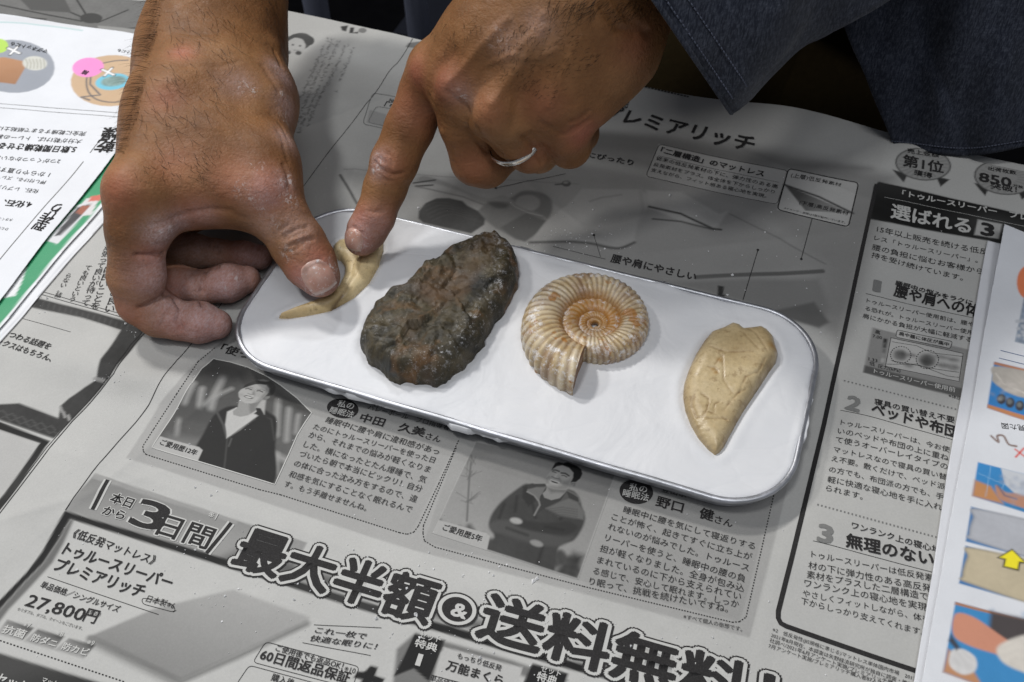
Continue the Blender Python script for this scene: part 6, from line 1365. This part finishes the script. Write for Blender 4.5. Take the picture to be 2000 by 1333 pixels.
# right side: a booklet and the instruction sheet on it
sheet('white booklet edge under the instruction sheet at right, covering newspaper text', 'booklet', [(1929, 470), (1908, 585), (1880, 760), (1850, 925), (1824, 1104), (1785, 1333), (1760, 1480), (2300, 1560), (2330, 560)], 0.0012, 0.0007, (0.66, 0.67, 0.70), lambda c: None, thick=0.0006)
def paint_right(c):
    c.ell(2010, 552, 24, 34, (0.75, 0.22, 0.10)); c.fill([(2004, 563), (2120, 590), (2110, 700), (1982, 668)], (0.26, 0.31, 0.38), soft=0.0004, nz=0.3)
    for k in range(14): c.ell(rng.uniform(1985, 2010), rng.uniform(625, 665), 4, 3, (0.5, 0.52, 0.55), soft=0.0006)
    c.fill([(1942, 707), (2100, 745), (2090, 850), (1928, 797)], (0.04, 0.20, 0.48)); c.fill([(1942, 707), (2100, 745), (2100, 750), (1941, 712)], (0.45, 0.20, 0.10)); c.fill([(1929, 790), (2090, 838), (2090, 850), (1928, 797)], (0.50, 0.22, 0.10))
    c.fill([(1952, 716), (2100, 752), (2090, 790), (1990, 775), (1944, 750), (1938, 735)], (0.42, 0.39, 0.35), soft=0.0005, nz=0.08, smooth=True); c.stroke([(1945, 730), (1960, 750), (2005, 770)], 0.0007, (0.62, 0.58, 0.52), 0.7)
    for x, y in ((1956, 780), (1973, 787), (1992, 793)): c.ell(x, y, 9, 10, (0.05, 0.05, 0.06), soft=0.0005); c.ell(x - 1, y - 2, 5, 5, (0.16, 0.17, 0.17), soft=0.0005)
    c.stroke([(1936, 852), (1950, 864), (1948, 852), (1960, 852), (1970, 868), (1985, 872)], 0.0007, (0.16, 0.08, 0.05), smooth=True); c.stroke([(1983, 878), (2001, 892)], 0.0006, (0.65, 0.08, 0.06)); c.stroke([(2000, 876), (1984, 893)], 0.0006, (0.65, 0.08, 0.06))
    c.fill([(1910, 903), (2100, 950), (2090, 1030), (1899, 969)], (0.05, 0.25, 0.55), grad=((0.04, 0.20, 0.42), (1910, 903), (2000, 990))); c.fill([(1904, 938), (1935, 950), (1960, 985), (1899, 969)], (0.50, 0.24, 0.10), soft=0.0008)
    for a, b in (((1912, 925), (1990, 960)), ((1935, 912), (1925, 970)), ((1970, 922), (1955, 960))): c.stroke([a, b], 0.0002, (0.3, 0.5, 0.7), 0.6)
    c.fill([(1955, 914), (2100, 952), (2095, 985), (1990, 972), (1962, 945)], (0.55, 0.57, 0.60), soft=0.0004); c.fill([(1945, 948), (1965, 962), (1990, 965), (2030, 982), (2030, 1000), (1975, 985), (1950, 972)], (0.46, 0.24, 0.16), soft=0.0006, smooth=True); c.stroke([(1950, 950), (1962, 968), (1985, 975)], 0.0007, (0.10, 0.12, 0.2), 0.7)
    for Q, tone in (([(1897, 990), (2100, 1042), (2090, 1110), (1886, 1058)], (0.42, 0.43, 0.46)), ([(1886, 1066), (2100, 1120), (2090, 1200), (1873, 1140)], (0.50, 0.43, 0.30))):
        c.fill(Q, (0.05, 0.17, 0.38)); q = np.array(Q, float); m = [q[0] * .93 + q[2] * .07 + (1, 3), q[1] + (-6, 6), q[2] + (-8, -6), q[3] * .94 + q[1] * .06 + (0, -5)]
        m = [(Q[0][0] + 16, Q[0][1] + 5), (Q[1][0], Q[1][1] + 4), (Q[2][0], Q[2][1] - 4), (Q[3][0] + 22, Q[3][1] + 0), (Q[3][0] + 7, Q[3][1] - 16), (Q[0][0] + 4, Q[0][1] + 22)]
        c.fill(m, tuple(x * 0.45 for x in tone), soft=0.0006, smooth=True); c.fill([(a * 0.985 + 1997 * 0.015, b * 0.985 + sum(y for _, y in Q) / 4 * 0.015) for a, b in m], tone, soft=0.0010, smooth=True, nz=0.05)
    for x, y, w, h_, T0 in ((2000, 1240, 90, 60, (0.06, 0.28, 0.55)), (1945, 1270, 60, 30, (0.5, 0.27, 0.2)), (1990, 950, 60, 30, (0.3, 0.35, 0.45)), (1975, 760, 40, 25, (0.5, 0.46, 0.42))):
        for _ in range(40):
            k = rng.uniform(0.6, 1.35); c.ell(rng.normal(x, w * .4), rng.normal(y, h_ * .4), rng.uniform(2, 7), rng.uniform(1.5, 4), tuple(min(1, v * k) for v in T0), rng.uniform(-.6, .6), soft=0.0010, alpha=0.35)
    ar = [(1977, 1075), (2000, 1098), (1990, 1097), (1987, 1112), (1962, 1106), (1965, 1092), (1953, 1089)]
    c.fill([(1977, 1072), (2006, 1101), (1993, 1101), (1990, 1116), (1958, 1108), (1961, 1094), (1947, 1090)], (0.02, 0.02, 0.02)); c.fill(ar, (0.86, 0.74, 0.03))
    c.fill([(1866, 1176), (2100, 1236), (2080, 1400), (1842, 1313)], (0.05, 0.24, 0.50)); c.fill([(1852, 1268), (1895, 1300), (1920, 1342), (1842, 1313)], (0.48, 0.24, 0.12), soft=0.0008); c.fill([(1866, 1176), (2100, 1236), (2100, 1241), (1865, 1181)], (0.40, 0.18, 0.08))
    c.fill([(1935, 1195), (2100, 1228), (2090, 1300), (1990, 1300), (1930, 1240)], (0.07, 0.06, 0.06), soft=0.0012); c.fill([(1866, 1200), (1900, 1205), (1945, 1235), (1990, 1270), (1960, 1280), (1935, 1275), (1890, 1260), (1862, 1240)], (0.58, 0.26, 0.17), soft=0.0006, smooth=True); c.fill([(1950, 1262), (2005, 1240), (2040, 1250), (2040, 1320), (1990, 1310), (1955, 1290)], (0.62, 0.58, 0.52), soft=0.0008, smooth=True, nz=0.08)
    c.fill([(1858, 1272), (1880, 1268), (1905, 1285), (1905, 1310), (1880, 1318), (1855, 1300)], (0.62, 0.61, 0.60), soft=0.0006, smooth=True, nz=0.12); c.fill([(1858, 1240), (1875, 1265), (1868, 1270), (1853, 1252)], (0.05, 0.05, 0.06), soft=0.0008)
rs, zfr, PR = sheet('white instruction sheet with blue photographs and a yellow arrow, at the right edge', 'instruction_sheet', [(1962, 438), (1950, 500), (1922, 650), (1898, 800), (1866, 960), (1838, 1120), (1800, 1333), (1780, 1470), (2300, 1560), (2330, 640), (2120, 520), (2010, 458)], 0.0026, 0.00045, SW, paint_right, curl=(*un(1962, 440)[:2], 0.04, 0.004))
RT = []
T2(RT, '上から見た図', (2048, 836), (1955, 826), None, 0.004)
put_text(rs, RT, PR, zfr)
acc = ([], []); ribbon(acc, [(1954, 685), (2100, 722)], 0.0003, 0.00012, PR, zfr); ribbon(acc, [(1951, 700), (2100, 737)], 0.0003, 0.00012, PR, zfr)
mesh_obj('printed_rule', acc[0], acc[1], mat_ink('blue_grey_ink', (0.10, 0.14, 0.24)), rs, smooth=False)['kind'] = 'stuff'

# ------------------------------------------------------------------ clothing
def grid_mesh(name, rows, mat, parent, thick=0.0012, closed=False):
    n, m = len(rows), len(rows[0]); V = [p for r in rows for p in r]; F = []
    for i in range(n - 1):
        for k in range(m if closed else m - 1): a, b = i * m + k, i * m + (k + 1) % m; F.append((a, b, b + m, a + m))
    o = mesh_obj(name, V, F, mat, parent); md = o.modifiers.new('cloth_thickness', 'SOLIDIFY'); md.thickness = thick; md.offset = 0
    return o
# sleeve: a wide flattened tube round the forearm, cuff towards the hand
cufT, cufB = J(1228, -75, 136), J(1398, 176, 56)            # cuff: upper and lower ends
shT, shB = J(1560, -520, 168), J(1905, -190, 98)
midB_ = J(1612, 12, 84); rows = []; MR = 56
view = (CAM - (cufT + cufB) / 2); view /= np.linalg.norm(view)
for i in range(34):
    t = i / 33; top = cufT + (shT - cufT) * t; bot = (1 - t) ** 2 * cufB + 2 * t * (1 - t) * (midB_ * 2 - (cufB + shB) / 2) + t * t * shB if False else (cufB * (1 - 2 * t) + midB_ * 2 * t if t < 0.5 else midB_ * (2 - 2 * t) + shB * (2 * t - 1))
    c = (top + bot) / 2; a = (bot - top) / 2; La = np.linalg.norm(a); a /= La; b = view - a * (view @ a); b /= np.linalg.norm(b); r = []
    for k in range(MR):
        s = 2 * math.pi * k / MR; w = 0.026 + 0.012 * t
        off = 0.0040 * math.sin(8 * t + 3.5 * math.cos(s)) * min(1, 0.25 + t * 4) + 0.0034 * mnoise.noise(Vector((t * 6, math.cos(s) * 3, math.sin(s) * 3)))
        cc = math.cos(s); r.append(c + a * La * cc + b * (w * math.copysign(abs(math.sin(s)) ** 0.85, math.sin(s)) * (1 if abs(cc) < .95 else .8) + off))
    rows.append(r)
grid_mesh('sleeve', rows, M_DENIM, person, 0.0014, True)
# the other sleeve, up the other forearm to the shoulder
_e = J(450, -300, 100); _s = np.array([0.02, 0.36, 0.50]); ra2 = []
for i in range(24):
    t = i / 23; c = _e + (_s - _e) * t; d = (_s - _e) / np.linalg.norm(_s - _e); a = np.cross(d, [0, 0, 1.0]); a /= np.linalg.norm(a); b = np.cross(d, a); R_ = 0.044 + 0.030 * t
    ra2.append([c + (a * math.cos(q) + b * math.sin(q)) * (R_ + 0.003 * math.sin(7 * t + 3 * math.cos(q)) + 0.002 * math.sin(3 * q + 20 * t)) for q in np.linspace(0, 2 * math.pi, 41)[:-1]])
grid_mesh('sleeve', ra2, M_DENIM, person, 0.0014, True)
SEAMV, SEAMF = [], []
def stitch(path, n, r=0.00028):
    P = smooth_path(path, 30); d = np.r_[0, np.cumsum([np.linalg.norm(P[i + 1] - P[i]) for i in range(len(P) - 1)])]; L = d[-1]; P = np.array(P)
    at_ = lambda s: np.array([np.interp(s, d, P[:, i]) for i in range(3)])
    for i in range(n): s0 = L * i / n; tube(SEAMV, SEAMF, [at_(s0), at_(s0 + L / n * 0.33) + view * 0.0002, at_(s0 + L / n * 0.66)], r, 4)
# front surface of the sleeve: k for which sin > 0
def sl(i, k): return np.array(rows[i][k]) + view * 0.0013
for ii in (1, 3): stitch([sl(ii, k) for k in range(1, 28, 2)], 62)
sv, sf = [], []; tube(sv, sf, [rows[0][k] for k in range(0, MR)] + [rows[0][0]], 0.0010, 6, False); mesh_obj('cuff_edge', sv, sf, M_DENIM, person)
# shirt front: hangs just beyond the table edge and over it
rows = []; NR, NC = 40, 70
Lp = [(1747, 284), (1715, 210), (1682, 130), (1650, 55), (1625, -60), (1600, -220), (1580, -420)]; Lp = [p[:2] for p in smooth_path([(*p, 0) for p in Lp], 8)]
def front(i, j):
    t = i / (NR - 1); l = Lp[min(len(Lp) - 1, int(t * (len(Lp) - 1)))]; x = l[0] + (2420 - l[0]) * (j / (NC - 1)); u = (x - 1747) / 673
    hem = 20 * math.exp(-((u - 0.2) / 0.16) ** 2) - 26 * max(0, u - 0.25) if t < 0.35 else 0
    y = l[1] + hem * (1 - t / 0.35) if t < 0.35 else l[1]
    yy = 0.1700 + 0.004 * math.sin(u * 17 + t * 2.0) * (0.4 + t) + 0.003 * math.sin(u * 40 - t * 5) * 0.5 + 0.018 * t
    sx = 1875 - (284 - y) * 0.37
    if x > sx: yy += 0.0022 * min(1, (x - sx) / 5)
    return uny(x, y, yy)
rows = [[front(i, j) for j in range(NC)] for i in range(NR)]
grid_mesh('shirt_front', rows, M_DENIM, person, 0.0016)
stitch([np.array(rows[2][j]) + [0, -0.0012, 0.0004] for j in range(0, 60, 3)], 90)
so = mesh_obj('stitching', SEAMV, SEAMF, M_THREAD, person); tag(so, kind='stuff')
# unseen body of the shirt up to the shoulders, added to block the back lamps
rows = []
for i in range(22):
    t = i / 21; z = 0.02 + 0.60 * t; k = 1 + 0.18 * math.sin(t * 2.6) - 0.75 * max(0, t - 0.82) / 0.18 * (0.9 if t > 0.82 else 0)
    r = []
    for q in range(48):
        a = 2 * math.pi * q / 48; r.append(np.array([0.16 + 0.20 * k * math.cos(a) + 0.004 * math.sin(5 * a + 6 * t), 0.38 + 0.125 * k * math.sin(a) + 0.004 * math.sin(7 * a - 5 * t) - 0.05 * t, z]))
    rows.append(r)
grid_mesh('unseen_shirt_body', rows, M_DENIM, person, 0.0016, True)
# legs beyond the table
for px, yy in ((1345, 0.34), (1620, 0.36)):
    p = uny(px, 150, yy); V, F = [], []; tube(V, F, [(p[0] + 0.02, yy + 0.02, 0.02), (p[0], yy, -0.12), (p[0] - 0.01, yy - 0.01, -0.40), (p[0], yy + 0.02, -0.70)], [0.085, 0.088, 0.07, 0.06], 20)
    mesh_obj('trouser_leg', V, F, M_KHAKI, person)
ch = empty('chair', (-0.10, 0.62, -0.72)); tag(ch, 'dark padded chair with steel legs standing beyond the table', 'chair')
p = uny(600, 0, 0.42); q = uny(805, 60, 0.50)
slab('seat', -0.34, 0.06, 0.50, 0.86, -0.31, -0.26, M_SEAT, ch, 0.015)
for (a, b) in (((p[0] - .01, 0.42, -0.70), (p[0], 0.44, 0.00)), ((q[0], 0.50, -0.70), (q[0], 0.52, -0.02)), ((p[0] - .01, 0.86, -0.70), (p[0], 0.86, 0.05)), ((q[0], 0.86, -0.70), (q[0], 0.86, 0.05))):
    V, F = [], []; tube(V, F, [a, b], 0.011, 12); mesh_obj('leg', V, F, M_CHAIR, ch)

# ------------------------------------------------------------------ crumbs of dried clay
V, F = [], []
def crumb(c, r):
    n0 = len(V)
    for d in ((1, 0, 0), (-1, 0, 0), (0, 1, 0), (0, -1, 0), (0, 0, 1), (0, 0, -.4)): V.append(np.array(c) + np.array(d) * r * rng.uniform(0.5, 1.3, 3))
    for f in ((0, 2, 4), (2, 1, 4), (1, 3, 4), (3, 0, 4), (2, 0, 5), (1, 2, 5), (3, 1, 5), (0, 3, 5)): F.append(tuple(n0 + i for i in f))
spots = [(700, 1150, 180, 45, 90), (960, 1230, 160, 45, 70), (560, 1110, 120, 50, 45), (1130, 470, 60, 25, 40), (1080, 480, 90, 14, 25), (1500, 500, 130, 70, 50), (450, 780, 120, 60, 45), (225, 735, 18, 12, 14), (270, 655, 20, 10, 14), (280, 1060, 160, 60, 30),
         (1200, 1300, 150, 40, 30), (1000, 1000, 500, 200, 60), (1650, 700, 150, 150, 25), (560, 300, 90, 90, 14), (90, 600, 10, 30, 8), (1330, 1100, 120, 90, 25), (900, 390, 80, 40, 16), (1120, 440, 40, 30, 16), (350, 840, 120, 60, 20)]
for cx, cy, sx, sy, n in spots:
    for _ in range(n):
        x, y = rng.normal(cx, sx), rng.normal(cy, sy)
        if y > 1330 or y < 250 or x > 1880: continue
        p = unp(x, y)
        if tray_sd(p[0], p[1]) < 0.001: continue
        crumb((p[0], p[1], float(relief(p[0], p[1])) + 0.0002), min(0.0011, 0.00010 + rng.exponential(0.00013)))
for x, y, r in ((1042, 1134, .0012), (1048, 1131, .0009), (440, 1164, .0007), (795, 1150, .0009), (812, 1200, .0010), (735, 1208, .0008), (1430, 538, .0008), (1308, 382, .0009), (1232, 1262, .0008), (815, 1204, .0007)):
    p = unp(x, y); crumb((p[0], p[1], float(relief(p[0], p[1])) + 0.0002), r)
o = mesh_obj('clay_crumbs', V, F, M_CRUMB, None, smooth=False); tag(o, 'tiny white crumbs of dried clay scattered over the newspaper round the tray', 'crumbs', kind='stuff')
